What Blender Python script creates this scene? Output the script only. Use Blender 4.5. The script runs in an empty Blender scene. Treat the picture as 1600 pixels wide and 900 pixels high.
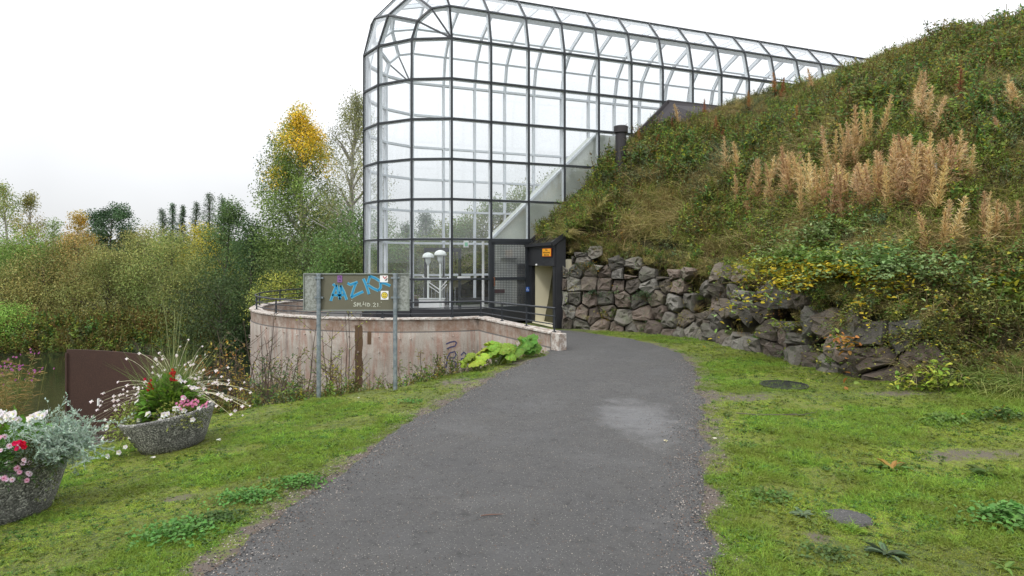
import bpy, math, random
import numpy as np
from mathutils import Vector, Matrix, noise
random.seed(7)
rng = np.random.default_rng(11)
S = bpy.context.scene
C = S.collection
R = math.radians

# ------------------------------------------------------------ camera, sky, sun, exposure
EYE = 2.0
cam = bpy.data.objects.new('camera', bpy.data.cameras.new('camera'))
C.objects.link(cam)
cam.location = (0, 0, EYE)
cam.rotation_euler = (R(90), 0, 0)
cam.data.lens = 22.5
cam.data.sensor_width = 36
cam.data.shift_y = -45 / 1600
cam.data.clip_end = 3000
S.camera = cam
S.view_settings.view_transform = 'Standard'
S.view_settings.look = 'None'
S.view_settings.exposure = 0.22
S.view_settings.gamma = 1.0
S.cycles.max_bounces = 8
S.cycles.diffuse_bounces = 3
S.cycles.glossy_bounces = 3
S.cycles.transmission_bounces = 4
S.cycles.transparent_max_bounces = 24
S.cycles.caustics_reflective = False
S.cycles.caustics_refractive = False

SUN_EL, SUN_AZ = R(50), R(200)
world = bpy.data.worlds.new('World')
S.world = world
world.use_nodes = True
wt = world.node_tree
wt.nodes.clear()
wo = wt.nodes.new('ShaderNodeOutputWorld')
bg = wt.nodes.new('ShaderNodeBackground')
sky = wt.nodes.new('ShaderNodeTexSky')
sky.sky_type = 'NISHITA'
sky.sun_disc = False
sky.sun_elevation = SUN_EL
sky.sun_rotation = SUN_AZ
bg.inputs['Strength'].default_value = 0.12
# overcast: a cloud sheet, brighter towards the zenith, over the clear sky
tc = wt.nodes.new('ShaderNodeTexCoord')
sep = wt.nodes.new('ShaderNodeSeparateXYZ')
wt.links.new(tc.outputs['Generated'], sep.inputs[0])
ramp = wt.nodes.new('ShaderNodeMapRange')
ramp.inputs['From Min'].default_value = -0.05
ramp.inputs['From Max'].default_value = 1.0
ramp.inputs['To Min'].default_value = 5.1
ramp.inputs['To Max'].default_value = 20.5
wt.links.new(sep.outputs['Z'], ramp.inputs['Value'])
nz = wt.nodes.new('ShaderNodeTexNoise')
nz.inputs['Scale'].default_value = 2.2
nz.inputs['Detail'].default_value = 4
wt.links.new(tc.outputs['Generated'], nz.inputs['Vector'])
mr = wt.nodes.new('ShaderNodeMapRange')
mr.inputs['From Min'].default_value = 0.3
mr.inputs['From Max'].default_value = 0.7
mr.inputs['To Min'].default_value = 0.86
mr.inputs['To Max'].default_value = 1.1
wt.links.new(nz.outputs['Fac'], mr.inputs['Value'])
mul = wt.nodes.new('ShaderNodeMath'); mul.operation = 'MULTIPLY'
wt.links.new(ramp.outputs[0], mul.inputs[0]); wt.links.new(mr.outputs[0], mul.inputs[1])
cl = wt.nodes.new('ShaderNodeVectorMath'); cl.operation = 'SCALE'
cl.inputs[0].default_value = (0.975, 0.985, 1.005)
wt.links.new(mul.outputs[0], cl.inputs['Scale'])
mx = wt.nodes.new('ShaderNodeMix'); mx.data_type = 'RGBA'
mx.inputs['Factor'].default_value = 0.93
wt.links.new(sky.outputs[0], mx.inputs['A']); wt.links.new(cl.outputs[0], mx.inputs['B'])
wt.links.new(mx.outputs['Result'], bg.inputs['Color'])
wt.links.new(bg.outputs[0], wo.inputs[0])

sl = bpy.data.lights.new('sun', 'SUN')
sl.energy = 1.5
sl.angle = R(11)
sl.color = (1.0, 0.96, 0.9)
so = bpy.data.objects.new('sun', sl)
C.objects.link(so)
so.location = (-10, -20, 40)
# direction TO the sun: azimuth measured like the sky texture, here behind and left of the camera
sd = Vector((-0.45, -0.62, 0.9)).normalized()
so.rotation_euler = sd.to_track_quat('Z', 'Y').to_euler()
sky.sun_elevation = math.asin(sd.z)
sky.sun_rotation = math.atan2(sd.x, sd.y)

# ------------------------------------------------------------ material helper
class NT:
    def __init__(s, name):
        s.m = bpy.data.materials.new(name); s.m.use_nodes = True
        s.t = s.m.node_tree; s.t.nodes.clear()
        s.out = s.t.nodes.new('ShaderNodeOutputMaterial')
    def n(s, typ, props=None, **inp):
        nd = s.t.nodes.new('ShaderNode' + typ)
        for k, v in (props or {}).items(): setattr(nd, k, v)
        for k, v in inp.items():
            k = k.replace('_', ' ')
            s.put(nd, k, v)
        return nd
    def put(s, nd, k, v):
        sock = nd.inputs[k] if not isinstance(k, int) else nd.inputs[k]
        if hasattr(v, 'outputs'): s.t.links.new(v.outputs[0], sock)
        elif isinstance(v, bpy.types.NodeSocket): s.t.links.new(v, sock)
        else:
            if sock.type == 'RGBA' and len(v) == 3: v = (*v, 1)
            sock.default_value = v
    def pos(s): return s.n('NewGeometry').outputs['Position']
    def noise(s, scale, detail=4, rough=.55, vec=None, dist=0):
        nd = s.n('TexNoise', Scale=scale, Detail=detail, Roughness=rough, Distortion=dist)
        s.put(nd, 'Vector', s.pos() if vec is None else vec)
        return nd.outputs['Fac']
    def ramp(s, v, *stops):
        r = s.n('ValToRGB'); s.put(r, 'Fac', v)
        e = r.color_ramp.elements
        while len(e) < len(stops): e.new(.5)
        for i, (p, c) in enumerate(stops):
            e[i].position = p
            e[i].color = (c, c, c, 1) if not hasattr(c, '__len__') else (*c, 1)
        return r.outputs['Color']
    def mix(s, f, a, b, blend='MIX'):
        nd = s.t.nodes.new('ShaderNodeMix'); nd.data_type = 'RGBA'; nd.blend_type = blend
        for sock, v in ((nd.inputs[0], f), (nd.inputs[6], a), (nd.inputs[7], b)):
            if isinstance(v, bpy.types.NodeSocket): s.t.links.new(v, sock)
            else: sock.default_value = (*v, 1) if hasattr(v, '__len__') and len(v) == 3 else v
        return nd.outputs[2]
    def math(s, op, a, b=0.0, c=None):
        nd = s.n('Math', {'operation': op})
        s.put(nd, 0, a); s.put(nd, 1, b)
        if c is not None: s.put(nd, 2, c)
        return nd.outputs[0]
    def attr(s, name, out='Fac'):
        nd = s.n('Attribute', {'attribute_name': name}); return nd.outputs[out]
    def bump(s, h, strength=.5, dist=.02):
        return s.n('Bump', Height=h, Strength=strength, Distance=dist).outputs[0]
    def pbr(s, col, rough=.7, metal=0., nor=None, **kw):
        b = s.n('BsdfPrincipled'); s.put(b, 'Base Color', col); s.put(b, 'Roughness', rough)
        s.put(b, 'Metallic', metal)
        if nor is not None: s.put(b, 'Normal', nor)
        for k, v in kw.items(): s.put(b, k.replace('_', ' '), v)
        s.t.links.new(b.outputs[0], s.out.inputs[0])
        return b

def simple(name, col, rough=.6, metal=0., var=.25, sc=6., bump=.15, bs=60.):
    t = NT(name)
    n1 = t.noise(sc, 5)
    c = t.mix(n1, tuple(x * (1 - var) for x in col), tuple(min(1, x * (1 + var)) for x in col))
    nb = t.noise(bs, 3)
    r = t.math('MULTIPLY_ADD', n1, .3, rough - .15)
    t.pbr(c, r, metal, t.bump(nb, bump, .01))
    return t.m

def leafmat(name, transl=.3, patch=None, rough=.55, rnd=.35):
    """leaf material: the leaf's own colour attribute, varied from plant to plant"""
    t = NT(name)
    col = t.attr('col', 'Color')
    oi = t.n('ObjectInfo')
    hsv = t.n('HueSaturation')
    t.put(hsv, 'Color', col)
    t.put(hsv, 'Value', t.math('MULTIPLY_ADD', oi.outputs['Random'], rnd * 2, 1 - rnd))
    t.put(hsv, 'Hue', t.math('MULTIPLY_ADD', oi.outputs['Random'], .035, .488))
    c = hsv.outputs[0]
    if patch:
        f = t.ramp(t.noise(patch[0], 4, .6), (patch[1], 0.), (patch[2], 1.))
        c = t.mix(t.math('MULTIPLY', f, patch[4] if len(patch) > 4 else .75), c, patch[3])
    p = t.n('BsdfPrincipled'); t.put(p, 'Base Color', c); t.put(p, 'Roughness', rough)
    t.put(p, 'Specular IOR Level', .2)
    tr = t.n('BsdfTranslucent'); t.put(tr, 'Color', c)
    ms = t.n('MixShader'); t.put(ms, 'Fac', transl)
    t.t.links.new(p.outputs[0], ms.inputs[1]); t.t.links.new(tr.outputs[0], ms.inputs[2])
    t.t.links.new(ms.outputs[0], t.out.inputs[0])
    return t.m

# ------------------------------------------------------------ object helpers
def tag(o, label=None, cat=None, group=None, kind=None):
    if label: o['label'] = label
    if cat: o['category'] = cat
    if group: o['group'] = group
    if kind: o['kind'] = kind
    return o
def empty(name, loc=(0, 0, 0), rz=0, label=None, cat=None, group=None):
    o = bpy.data.objects.new(name, None); C.objects.link(o)
    o.location = loc; o.rotation_euler = (0, 0, rz); o.empty_display_size = .2
    return tag(o, label, cat, group)
def link(name, me, parent=None, loc=None):
    o = bpy.data.objects.new(name, me); C.objects.link(o)
    if parent: o.parent = parent
    if loc is not None: o.location = loc
    return o
def copy_tree(o, parent=None):
    c = o.copy(); C.objects.link(c)
    if parent: c.parent = parent
    for ch in list(o.children): copy_tree(ch, c)
    return c

class MB:
    """collects polygons, builds ONE mesh"""
    def __init__(s): s.v = []; s.f = []; s.mi = []; s.cur = 0
    def add(s, vs, fs):
        b = len(s.v); s.v += [tuple(v) for v in vs]
        for f in fs: s.f.append([b + i for i in f]); s.mi.append(s.cur)
        return s
    def box(s, c, d, rz=0, M=None):
        x, y, z = d[0] / 2, d[1] / 2, d[2] / 2
        vs = [Vector((i * x, j * y, k * z)) for i in (-1, 1) for j in (-1, 1) for k in (-1, 1)]
        rot = M or Matrix.Rotation(rz, 3, 'Z')
        vs = [rot @ v + Vector(c) for v in vs]
        return s.add(vs, [(0, 1, 3, 2), (4, 6, 7, 5), (0, 4, 5, 1), (2, 3, 7, 6), (0, 2, 6, 4), (1, 5, 7, 3)])
    def bar(s, p, q, w, d, up=(0, 0, 1)):
        """beam p-q, w across, d along the 'up' side"""
        p, q = Vector(p), Vector(q); t = (q - p).normalized(); u = Vector(up)
        a = t.cross(u)
        if a.length < 1e-4: a = t.cross(Vector((1, 0, 0)))
        a.normalize(); b = a.cross(t).normalized()
        vs = [e + a * i * w / 2 + b * j * d / 2 for e in (p, q) for i in (-1, 1) for j in (-1, 1)]
        return s.add(vs, [(0, 1, 3, 2), (4, 6, 7, 5), (0, 4, 5, 1), (2, 3, 7, 6), (0, 2, 6, 4), (1, 5, 7, 3)])
    def tube(s, pts, r, n=8, cap=True):
        pts = [Vector(p) for p in pts]
        rs = r if hasattr(r, '__len__') else [r] * len(pts)
        base = len(s.v); ref = None
        for i, p in enumerate(pts):
            t = (pts[min(i + 1, len(pts) - 1)] - pts[max(i - 1, 0)]).normalized()
            if ref is None:
                ref = Vector((0, 0, 1)) if abs(t.z) < .9 else Vector((1, 0, 0))
            a = t.cross(ref).normalized(); b = a.cross(t).normalized(); ref = b
            for k in range(n):
                th = 2 * math.pi * k / n
                s.v.append(tuple(p + (a * math.cos(th) + b * math.sin(th)) * rs[i]))
        for i in range(len(pts) - 1):
            for k in range(n):
                s.f.append([base + i * n + k, base + i * n + (k + 1) % n, base + (i + 1) * n + (k + 1) % n, base + (i + 1) * n + k]); s.mi.append(s.cur)
        if cap:
            s.f.append([base + k for k in range(n)][::-1]); s.mi.append(s.cur)
            s.f.append([base + (len(pts) - 1) * n + k for k in range(n)]); s.mi.append(s.cur)
        return s
    def lathe(s, prof, c=(0, 0, 0), n=32, sx=1, sy=1):
        base = len(s.v)
        for (r, z) in prof:
            for k in range(n):
                th = 2 * math.pi * k / n
                s.v.append((c[0] + r * sx * math.cos(th), c[1] + r * sy * math.sin(th), c[2] + z))
        for i in range(len(prof) - 1):
            for k in range(n):
                s.f.append([base + i * n + k, base + i * n + (k + 1) % n, base + (i + 1) * n + (k + 1) % n, base + (i + 1) * n + k]); s.mi.append(s.cur)
        return s
    def prism(s, poly, off):
        """closed polygon (3-D points) extruded by off"""
        off = Vector(off); n = len(poly)
        vs = [Vector(p) for p in poly] + [Vector(p) + off for p in poly]
        return s.add(vs, [list(range(n))[::-1], list(range(n, 2 * n))] + [(i, (i + 1) % n, n + (i + 1) % n, n + i) for i in range(n)])
    def mesh(s, name, mats, smooth=False):
        me = bpy.data.meshes.new(name); me.from_pydata(s.v, [], s.f)
        for m in (mats if isinstance(mats, (list, tuple)) else [mats]): me.materials.append(m)
        if any(s.mi): me.polygons.foreach_set('material_index', s.mi)
        if smooth: me.polygons.foreach_set('use_smooth', [True] * len(s.f))
        me.update(); return me
    def build(s, name, mats, parent=None, smooth=False):
        return link(name, s.mesh(name, mats, smooth), parent)

def quads_mesh(name, V, F, mats, col=None, mi=None, smooth=False):
    me = bpy.data.meshes.new(name)
    V = np.asarray(V, dtype=np.float32); F = np.asarray(F, dtype=np.int32)
    k = F.shape[1]
    me.vertices.add(len(V)); me.vertices.foreach_set('co', V.ravel())
    me.loops.add(F.size); me.loops.foreach_set('vertex_index', F.ravel())
    me.polygons.add(len(F))
    me.polygons.foreach_set('loop_start', np.arange(0, F.size, k, dtype=np.int32))
    me.polygons.foreach_set('loop_total', np.full(len(F), k, dtype=np.int32))
    for m in (mats if isinstance(mats, (list, tuple)) else [mats]): me.materials.append(m)
    if mi is not None: me.polygons.foreach_set('material_index', np.asarray(mi, dtype=np.int32))
    if smooth: me.polygons.foreach_set('use_smooth', np.ones(len(F), dtype=bool))
    if col is not None:
        a = me.attributes.new('col', 'FLOAT_COLOR', 'POINT')
        c4 = np.ones((len(V), 4), dtype=np.float32); c4[:, :3] = col
        a.data.foreach_set('color', c4.ravel())
    me.update(calc_edges=True); me.validate()
    return me

def nrm(a): return a / np.maximum(np.linalg.norm(a, axis=1, keepdims=True), 1e-9)
def randdir(n): return nrm(rng.normal(size=(n, 3)))

class LM:
    """leaf and blade accumulator (quads with colours)"""
    def __init__(s): s.V = []; s.F = []; s.Cc = []; s.n = 0
    def _put(s, V, F, c):
        s.V.append(V.reshape(-1, 3)); s.F.append(F.reshape(-1, 4) + s.n); s.Cc.append(c.reshape(-1, 3)); s.n += len(s.V[-1])
    def leaf(s, P, D, L, W, col, six=False, fold=.25, ref=None):
        P = np.atleast_2d(P); n = len(P); D = nrm(np.atleast_2d(D) * np.ones((n, 3)))
        L = (np.ones(n) * L)[:, None]; W = (np.ones(n) * W)[:, None]
        ref = randdir(n) if ref is None else np.atleast_2d(ref) * np.ones((n, 3)) + .35 * rng.normal(size=(n, 3))
        side = nrm(np.cross(D, ref)); up = nrm(np.cross(side, D))
        col = np.atleast_2d(col) * np.ones((n, 3))
        if not six:
            V = np.stack([P, P + D * L * .45 + side * W / 2 + up * W * fold, P + D * L, P + D * L * .45 - side * W / 2 + up * W * fold], 1)
            F = np.arange(4 * n).reshape(n, 4)
            s._put(V, F, np.repeat(col[:, None], 4, 1))
        else:
            t = P + D * L - up * L * .18
            a = P + D * L * .28 + side * W / 2 + up * W * fold; b = P + D * L * .68 + side * W * .36 + up * W * fold * .4
            c = P + D * L * .68 - side * W * .36 + up * W * fold * .4; d = P + D * L * .28 - side * W / 2 + up * W * fold
            V = np.stack([P, a, b, t, c, d], 1)
            o = (np.arange(n) * 6)[:, None]
            F = np.concatenate([o + np.array([[0, 1, 2, 3]]), o + np.array([[0, 3, 4, 5]])], 1)
            s._put(V, F, np.repeat(col[:, None], 6, 1))
        return s
    def blade(s, P, D, L, W, bend, col, nseg=3, taper=True, tipcol=None):
        """ribbons: P start, D direction, bend = vector added times L*t^2"""
        P = np.atleast_2d(P); n = len(P); D = nrm(np.atleast_2d(D) * np.ones((n, 3)))
        L = np.ones(n) * L; W = np.ones(n) * W; bend = np.atleast_2d(bend) * np.ones((n, 3))
        side = nrm(np.cross(D, randdir(n)))
        t = np.linspace(0, 1, nseg + 1)
        w = (1 - t ** 1.6 * .92) if taper else np.ones(nseg + 1)
        cen = P[:, None] + D[:, None] * (L[:, None] * t)[..., None] + bend[:, None] * (L[:, None] * t ** 2)[..., None]
        hw = (W[:, None] * w[None])[..., None] / 2
        V = np.stack([cen - side[:, None] * hw, cen + side[:, None] * hw], 2)
        m = (nseg + 1) * 2
        q = np.array([[2 * i, 2 * i + 1, 2 * i + 3, 2 * i + 2] for i in range(nseg)])
        F = (np.arange(n) * m)[:, None, None] + q[None]
        col = np.atleast_2d(col) * np.ones((n, 3))
        cc = np.repeat(col[:, None], m, 1)
        if tipcol is not None:
            tt = np.repeat(t, 2)[None, :, None]
            cc = cc * (1 - tt) + np.atleast_2d(tipcol)[:, None] * tt
        s._put(V, F, cc)
        return s
    def xform(s, M):
        M = np.array(M); s.V = [v @ M[:3, :3].T + M[:3, 3] for v in s.V]; return s
    def mesh(s, name, m): return quads_mesh(name, np.concatenate(s.V), np.concatenate(s.F), m, np.concatenate(s.Cc))
    def build(s, name, m, parent=None): return link(name, s.mesh(name, m), parent)

def jcol(base, n, v=.25, alt=None, pa=0.):
    c = np.array(base)[None] * (1 + v * rng.uniform(-1, 1, (n, 1))) * (1 + .08 * rng.uniform(-1, 1, (n, 3)))
    if alt is not None:
        k = rng.random(n) < pa; a = np.array(alt)[None] * (1 + v * rng.uniform(-1, 1, (n, 1)))
        c[k] = a[k]
    return c

def scatter(name, P, Rt, Sc, idx, protos, label, cat, kind='stuff', parent=None):
    me = bpy.data.meshes.new(name)
    me.vertices.add(len(P)); me.vertices.foreach_set('co', np.asarray(P, np.float32).ravel())
    a = me.attributes.new('rot', 'FLOAT_VECTOR', 'POINT'); a.data.foreach_set('vector', np.asarray(Rt, np.float32).ravel())
    a = me.attributes.new('scl', 'FLOAT', 'POINT'); a.data.foreach_set('value', np.asarray(Sc, np.float32))
    a = me.attributes.new('pick', 'INT', 'POINT'); a.data.foreach_set('value', np.asarray(idx, np.int32))
    o = link(name, me, parent)
    g = bpy.data.node_groups.new(name, 'GeometryNodeTree')
    g.interface.new_socket('Geometry', in_out='INPUT', socket_type='NodeSocketGeometry')
    g.interface.new_socket('Geometry', in_out='OUTPUT', socket_type='NodeSocketGeometry')
    gi = g.nodes.new('NodeGroupInput'); go = g.nodes.new('NodeGroupOutput'); jn = g.nodes.new('GeometryNodeJoinGeometry')
    def na(nm, ty):
        n = g.nodes.new('GeometryNodeInputNamedAttribute'); n.data_type = ty; n.inputs['Name'].default_value = nm
        return n.outputs[0]
    for i, p in enumerate(protos):
        ob = p if isinstance(p, bpy.types.Object) else bpy.data.objects.new('proto_' + p.name, p)
        oi = g.nodes.new('GeometryNodeObjectInfo'); oi.inputs[0].default_value = ob
        cm = g.nodes.new('FunctionNodeCompare'); cm.data_type = 'INT'; cm.operation = 'EQUAL'
        g.links.new(na('pick', 'INT'), [s for s in cm.inputs if s.name == 'A' and s.type == 'INT'][0])
        [s for s in cm.inputs if s.name == 'B' and s.type == 'INT'][0].default_value = i
        ip = g.nodes.new('GeometryNodeInstanceOnPoints')
        g.links.new(gi.outputs[0], ip.inputs['Points']); g.links.new(cm.outputs[0], ip.inputs['Selection'])
        g.links.new(oi.outputs['Geometry'], ip.inputs['Instance'])
        g.links.new(na('rot', 'FLOAT_VECTOR'), ip.inputs['Rotation']); g.links.new(na('scl', 'FLOAT'), ip.inputs['Scale'])
        g.links.new(ip.outputs[0], jn.inputs[0])
    g.links.new(jn.outputs[0], go.inputs[0])
    md = o.modifiers.new('scatter', 'NODES'); md.node_group = g
    return tag(o, label, cat, kind=kind)
# ------------------------------------------------------------ layout (metres; x right, y away, z up)
Hm = 1.215
U = np.array([.9255, .3785]); OUT = np.array([.3785, -.9255])
M0 = np.array([-1.5 * Hm, 15.92 * Hm])
W = 1.046 * Hm
D = 4.4 * Hm
def B(a, b, z=0):      # building coordinates: a along the glass front, b outwards from it
    p = M0 + U * a + OUT * b
    return Vector((p[0], p[1], z))
def ab(x, y):
    dx, dy = x - M0[0], y - M0[1]
    return dx * U[0] + dy * U[1], dx * OUT[0] + dy * OUT[1]
def row(k): return EYE + (k - .5) * Hm
AP = 2.665             # the portal stands here along the front
TC, TR = np.array([-2.9, 21.2]), 5.2     # round terrace
PIER = np.array([.95, 14.1]); JO = np.array([-.8, 16.44])

pl = np.array([(-2.6, -6), (-2.3, 0), (-2.05, 2.5), (-1.94, 4.04), (-1.88, 4.94), (-1.55, 6.45), (-.91, 9.09), (0, 11.76), (.83, 13.8), (1.1, 14.6), (1.0, 16.0), (.5, 17.2), (-.3, 18.0)])
pr = np.array([(.75, -6), (1.0, 0), (1.15, 2.5), (1.28, 4.04), (1.6, 5.3), (2.03, 6.78), (2.79, 9.3), (3.4, 11.76), (3.6, 13.4), (3.5, 14.7), (3.05, 15.8), (2.2, 17.05), (1.4, 17.95)])
def XL(y): return np.interp(y, pl[:10, 1], pl[:10, 0])
def XR(y): return np.interp(y, pr[:9, 1], pr[:9, 0])
def resample(p, n):
    d = np.r_[0, np.cumsum(np.linalg.norm(np.diff(p, axis=0), axis=1))]; t = np.linspace(0, d[-1], n)
    q = np.c_[np.interp(t, d, p[:, 0]), np.interp(t, d, p[:, 1])]
    for _ in range(6): q[1:-1] = (q[:-2] + 2 * q[1:-1] + q[2:]) / 4
    return q
PATHL, PATHR = resample(pl, 90), resample(pr, 90)
PATHPOLY = np.r_[PATHL, PATHR[::-1]]
def seg_dist(x, y, poly, closed=False):
    """distance to polyline, arc parameter"""
    x = np.asarray(x, float); y = np.asarray(y, float)
    best = np.full(x.shape, 1e9); par = np.zeros(x.shape); acc = 0
    P = np.r_[poly, poly[:1]] if closed else poly
    for i in range(len(P) - 1):
        a, b = P[i], P[i + 1]; e = b - a; L2 = e @ e
        t = np.clip(((x - a[0]) * e[0] + (y - a[1]) * e[1]) / L2, 0, 1)
        d = np.hypot(x - a[0] - t * e[0], y - a[1] - t * e[1])
        k = d < best; best = np.where(k, d, best); par = np.where(k, acc + t * math.sqrt(L2), par); acc += math.sqrt(L2)
    return best, par
def inside(x, y, poly):
    x = np.asarray(x, float); y = np.asarray(y, float); c = np.zeros(x.shape, bool)
    j = len(poly) - 1
    for i in range(len(poly)):
        xi, yi = poly[i]; xj, yj = poly[j]
        if yi != yj:
            c ^= ((yi > y) != (yj > y)) & (x < (xj - xi) * (y - yi) / (yj - yi) + xi)
        j = i
    return c
# crest of the lawn, where the bank drops towards the river
ex = np.array([-60, -9, -7, -5.4, -4.6, -3.1, -1.9, -.8, 0, .83, 1.0, 3])
ey = np.array([5.0, 7.5, 9.5, 10.3, 10.1, 10.3, 10.5, 11.6, 12.9, 13.9, 99, 99])
def smooth(a, b, x): t = np.clip((x - a) / (b - a), 0, 1); return t * t * (3 - 2 * t)
def vnoise(x, y, s, seed=0):
    x = np.asarray(x, float) * s + seed * 17.3; y = np.asarray(y, float) * s + seed * 9.1
    xi = np.floor(x); yi = np.floor(y); fx = x - xi; fy = y - yi
    fx = fx * fx * (3 - 2 * fx); fy = fy * fy * (3 - 2 * fy)
    def h(a, b):
        v = np.sin(a * 127.1 + b * 311.7) * 43758.5453; return v - np.floor(v)
    return (h(xi, yi) * (1 - fx) + h(xi + 1, yi) * fx) * (1 - fy) + (h(xi, yi + 1) * (1 - fx) + h(xi + 1, yi + 1) * fx) * fy
def fbm(x, y, s, seed=0): return sum(vnoise(x, y, s * 2 ** i, seed + i) * .5 ** (i + 1) for i in range(4))
WATER = -2.35
HA = 11.4
def ground(x, y):
    x = np.asarray(x, float); y = np.asarray(y, float)
    dl = np.clip(XL(y) - x, 0, 5.0)
    z = -.06 * dl - .013 * dl ** 2
    z = np.where(y > 13.8, 0, z)
    zr = .04 * np.clip(x - XR(y), 0, 5)                      # right lawn, a slight rise
    z = z + np.where(x > XR(y), zr * smooth(1, 4, np.clip(x - XR(y), 0, 9)) * .6, 0)
    near = (y < 18) & (np.abs(x) < 12)
    z = z + np.where(near, (fbm(x, y, 1.3, 3) - .47) * .07 * np.clip(np.minimum(np.abs(x - XL(y)), np.abs(x - XR(y))), 0, 1), 0)
    # bank
    dr = np.clip(y - np.interp(x, ex, ey), 0, 30)
    left = ((PIER[0] - JO[0]) * (y - JO[1]) - (PIER[1] - JO[1]) * (x - JO[0])) / np.linalg.norm(PIER - JO)   # >0 right/behind the straight wall
    rc = np.hypot(x - TC[0], y - TC[1])
    low = (1 - smooth(-.12, .12, left)) * smooth(TR - .15, TR + .15, rc)
    low = np.where(x > 1.0, 0, low)
    bankdrop = np.minimum(.62 * dr, 1.75) * np.where(x < -5, .35 + .65 * smooth(0, 3, dr), 1)
    z = z - bankdrop * np.where(y > 13, low, 1)
    inn = (rc < TR) | (left > 0)
    z = np.where((y > 14) & inn & (x > -9), np.where(rc < TR, np.where(low > 0, z, -.02), z), z)
    # land beyond the terrace, the river and the far bank
    far = smooth(16, 22, y) * smooth(-4.5, -7.5, x)
    z = z * (1 - far) + -1.6 * far
    bed = smooth(-6.6, -8.6, x) * smooth(9.0, 12.0, y - .12 * (x + 8)) * (1 - smooth(30.5, 32.5, y - .1 * (x + 10)))
    nearshore = smooth(-7.5, -10.5, x) * (1 - smooth(9.0, 12.0, y))
    z = z * (1 - bed) + -3.6 * bed
    z = z * (1 - nearshore) - 3.2 * nearshore
    fb = smooth(31.5, 34.0, y - .1 * (x + 10)) * smooth(-4, -7, x)
    z = z * (1 - fb) + fb * (-1.75 + .02 * np.clip(y - 34, 0, 80))
    hill2 = smooth(36, 52, y) * smooth(-25, -19.5, x) * smooth(-8, -12, x)
    z = z + hill2 * 4.3
    return z

# ---- the hill: foot of the stone wall and the rise behind it
FOOT = np.array([(.60, 20.25), (1.36, 18.45), (1.55, 18.55), (3.54, 17.7), (4.8, 16.0), (5.4, 13.5), (5.62, 11.6), (5.85, 10.5), (6.35, 9.95), (7.0, 9.6), (8.0, 9.0), (10.5, 8.0), (16, 6.0), (40, 0)])
FL = np.r_[0, np.cumsum(np.linalg.norm(np.diff(FOOT, axis=0), axis=1))]
TOPH = np.array([2.35, 2.35, 2.45, 2.0, 1.70, 1.62, 1.40, 1.20, 1.0, .72, .2, 0, 0, 0])
FS = np.arange(0, 30, .45); FSX = np.interp(FS, FL, FOOT[:, 0]); FSY = np.interp(FS, FL, FOOT[:, 1]); FST = np.interp(FS, FL, TOPH)
def topz(x, y):
    n = 0; d = 0
    for a, b, t_ in zip(FSX, FSY, FST):
        w = 1 / (((x - a) ** 2 + (y - b) ** 2) + .05) ** 2; n = n + w * t_; d = d + w
    return n / d
FOOTP = np.r_[FOOT, [(40, 80), (6, 80)]]
def hill(x, y):
    x = np.asarray(x, float); y = np.asarray(y, float)
    d, s = seg_dist(x, y, FOOT)
    d = np.where(inside(x, y, FOOTP), d, -d)
    T = topz(x, y)
    g = ground(x, y)
    up = np.clip((d - .42) / (.12 + .16 * T), 0, 1)
    k = np.clip(d - .42, 0, 99)
    z = g * 0 + T * up + HA * (1 - np.exp(-k / 9.0)) 
    z = np.where(d > .3, z + (fbm(x, y, .55, 8) - .47) * 1.0 * smooth(.6, 3, d), -.3)
    a, b = ab(x, y)
    flash = row(1) - .12 + (a - AP - .05) * .93
    flash = np.minimum(flash, row(5) - .35)
    z = np.minimum(z, flash + .60 * np.clip(b - .35, 0, 99) + .12 * np.clip(a - 12, 0, 99))
    roof = 2.36 + (a - AP) * .9 - .05 + .3 * smooth(.35, .7, a - AP)
    z = np.where((a < AP + 3) & (b < 2.0) & (d > .3), np.minimum(z, roof + .25 * np.clip(a - AP - .3, 0, 3)), z)
    return z
def surf(x, y):
    h = hill(x, y); g = ground(x, y)
    a, b = ab(x, y)
    return np.where((b > 0) & (a > AP), np.maximum(h, g), g)
def hit(px, py, tmin=2.5, tmax=70, off=0.):
    """the point of the terrain under a point of the reference view (used once, to survey positions)"""
    t = np.linspace(tmin, tmax, 2600)
    x = t * (px - 800) / 1000; z = EYE - t * (py - 405) / 1000
    s = surf(x, t) + off
    k = np.argmax(z <= s)
    return (float(x[k]), float(t[k]), float(s[k] - off))

# ------------------------------------------------------------ ground materials
def ground_mat():
    t = NT('lawn')
    P = t.pos()
    big = t.noise(.9, 5, .6); mid = t.noise(4.5, 5, .6); fine = t.noise(38, 4, .7); vf = t.noise(160, 3, .7)
    g1 = t.mix(mid, (.035, .055, .010), (.085, .115, .020))
    moss = t.mix(fine, (.085, .115, .016), (.16, .175, .032))
    c = t.mix(t.ramp(big, (.42, 0.), (.6, 1.)), g1, moss)
    straw = t.mix(vf, (.12, .09, .04), (.25, .2, .1))
    c = t.mix(t.ramp(t.math('MULTIPLY', t.noise(2.3, 6, .7), fine), (.3, 0.), (.42, .7)), c, straw)
    soil = t.mix(vf, (.045, .034, .026), (.16, .13, .11))
    pd = t.attr('pd')
    e = t.math('ADD', t.math('MULTIPLY', pd, 1.6), t.math('MULTIPLY_ADD', t.noise(3.2, 6, .75), 2.6, -1.35))
    c = t.mix(t.ramp(e, (.02, 1.), (.22, 0.)), c, soil)
    bare = t.attr('bare')
    c = t.mix(t.ramp(t.math('ADD', bare, t.math('MULTIPLY_ADD', t.noise(7, 6, .8), 2.4, -1.3)), (.45, 0.), (.75, .9)), c, soil)
    h = t.math('ADD', t.math('MULTIPLY', fine, .6), t.math('MULTIPLY', vf, .4))
    t.pbr(c, .9, 0, t.bump(h, .8, .03))
    return t.m
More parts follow.
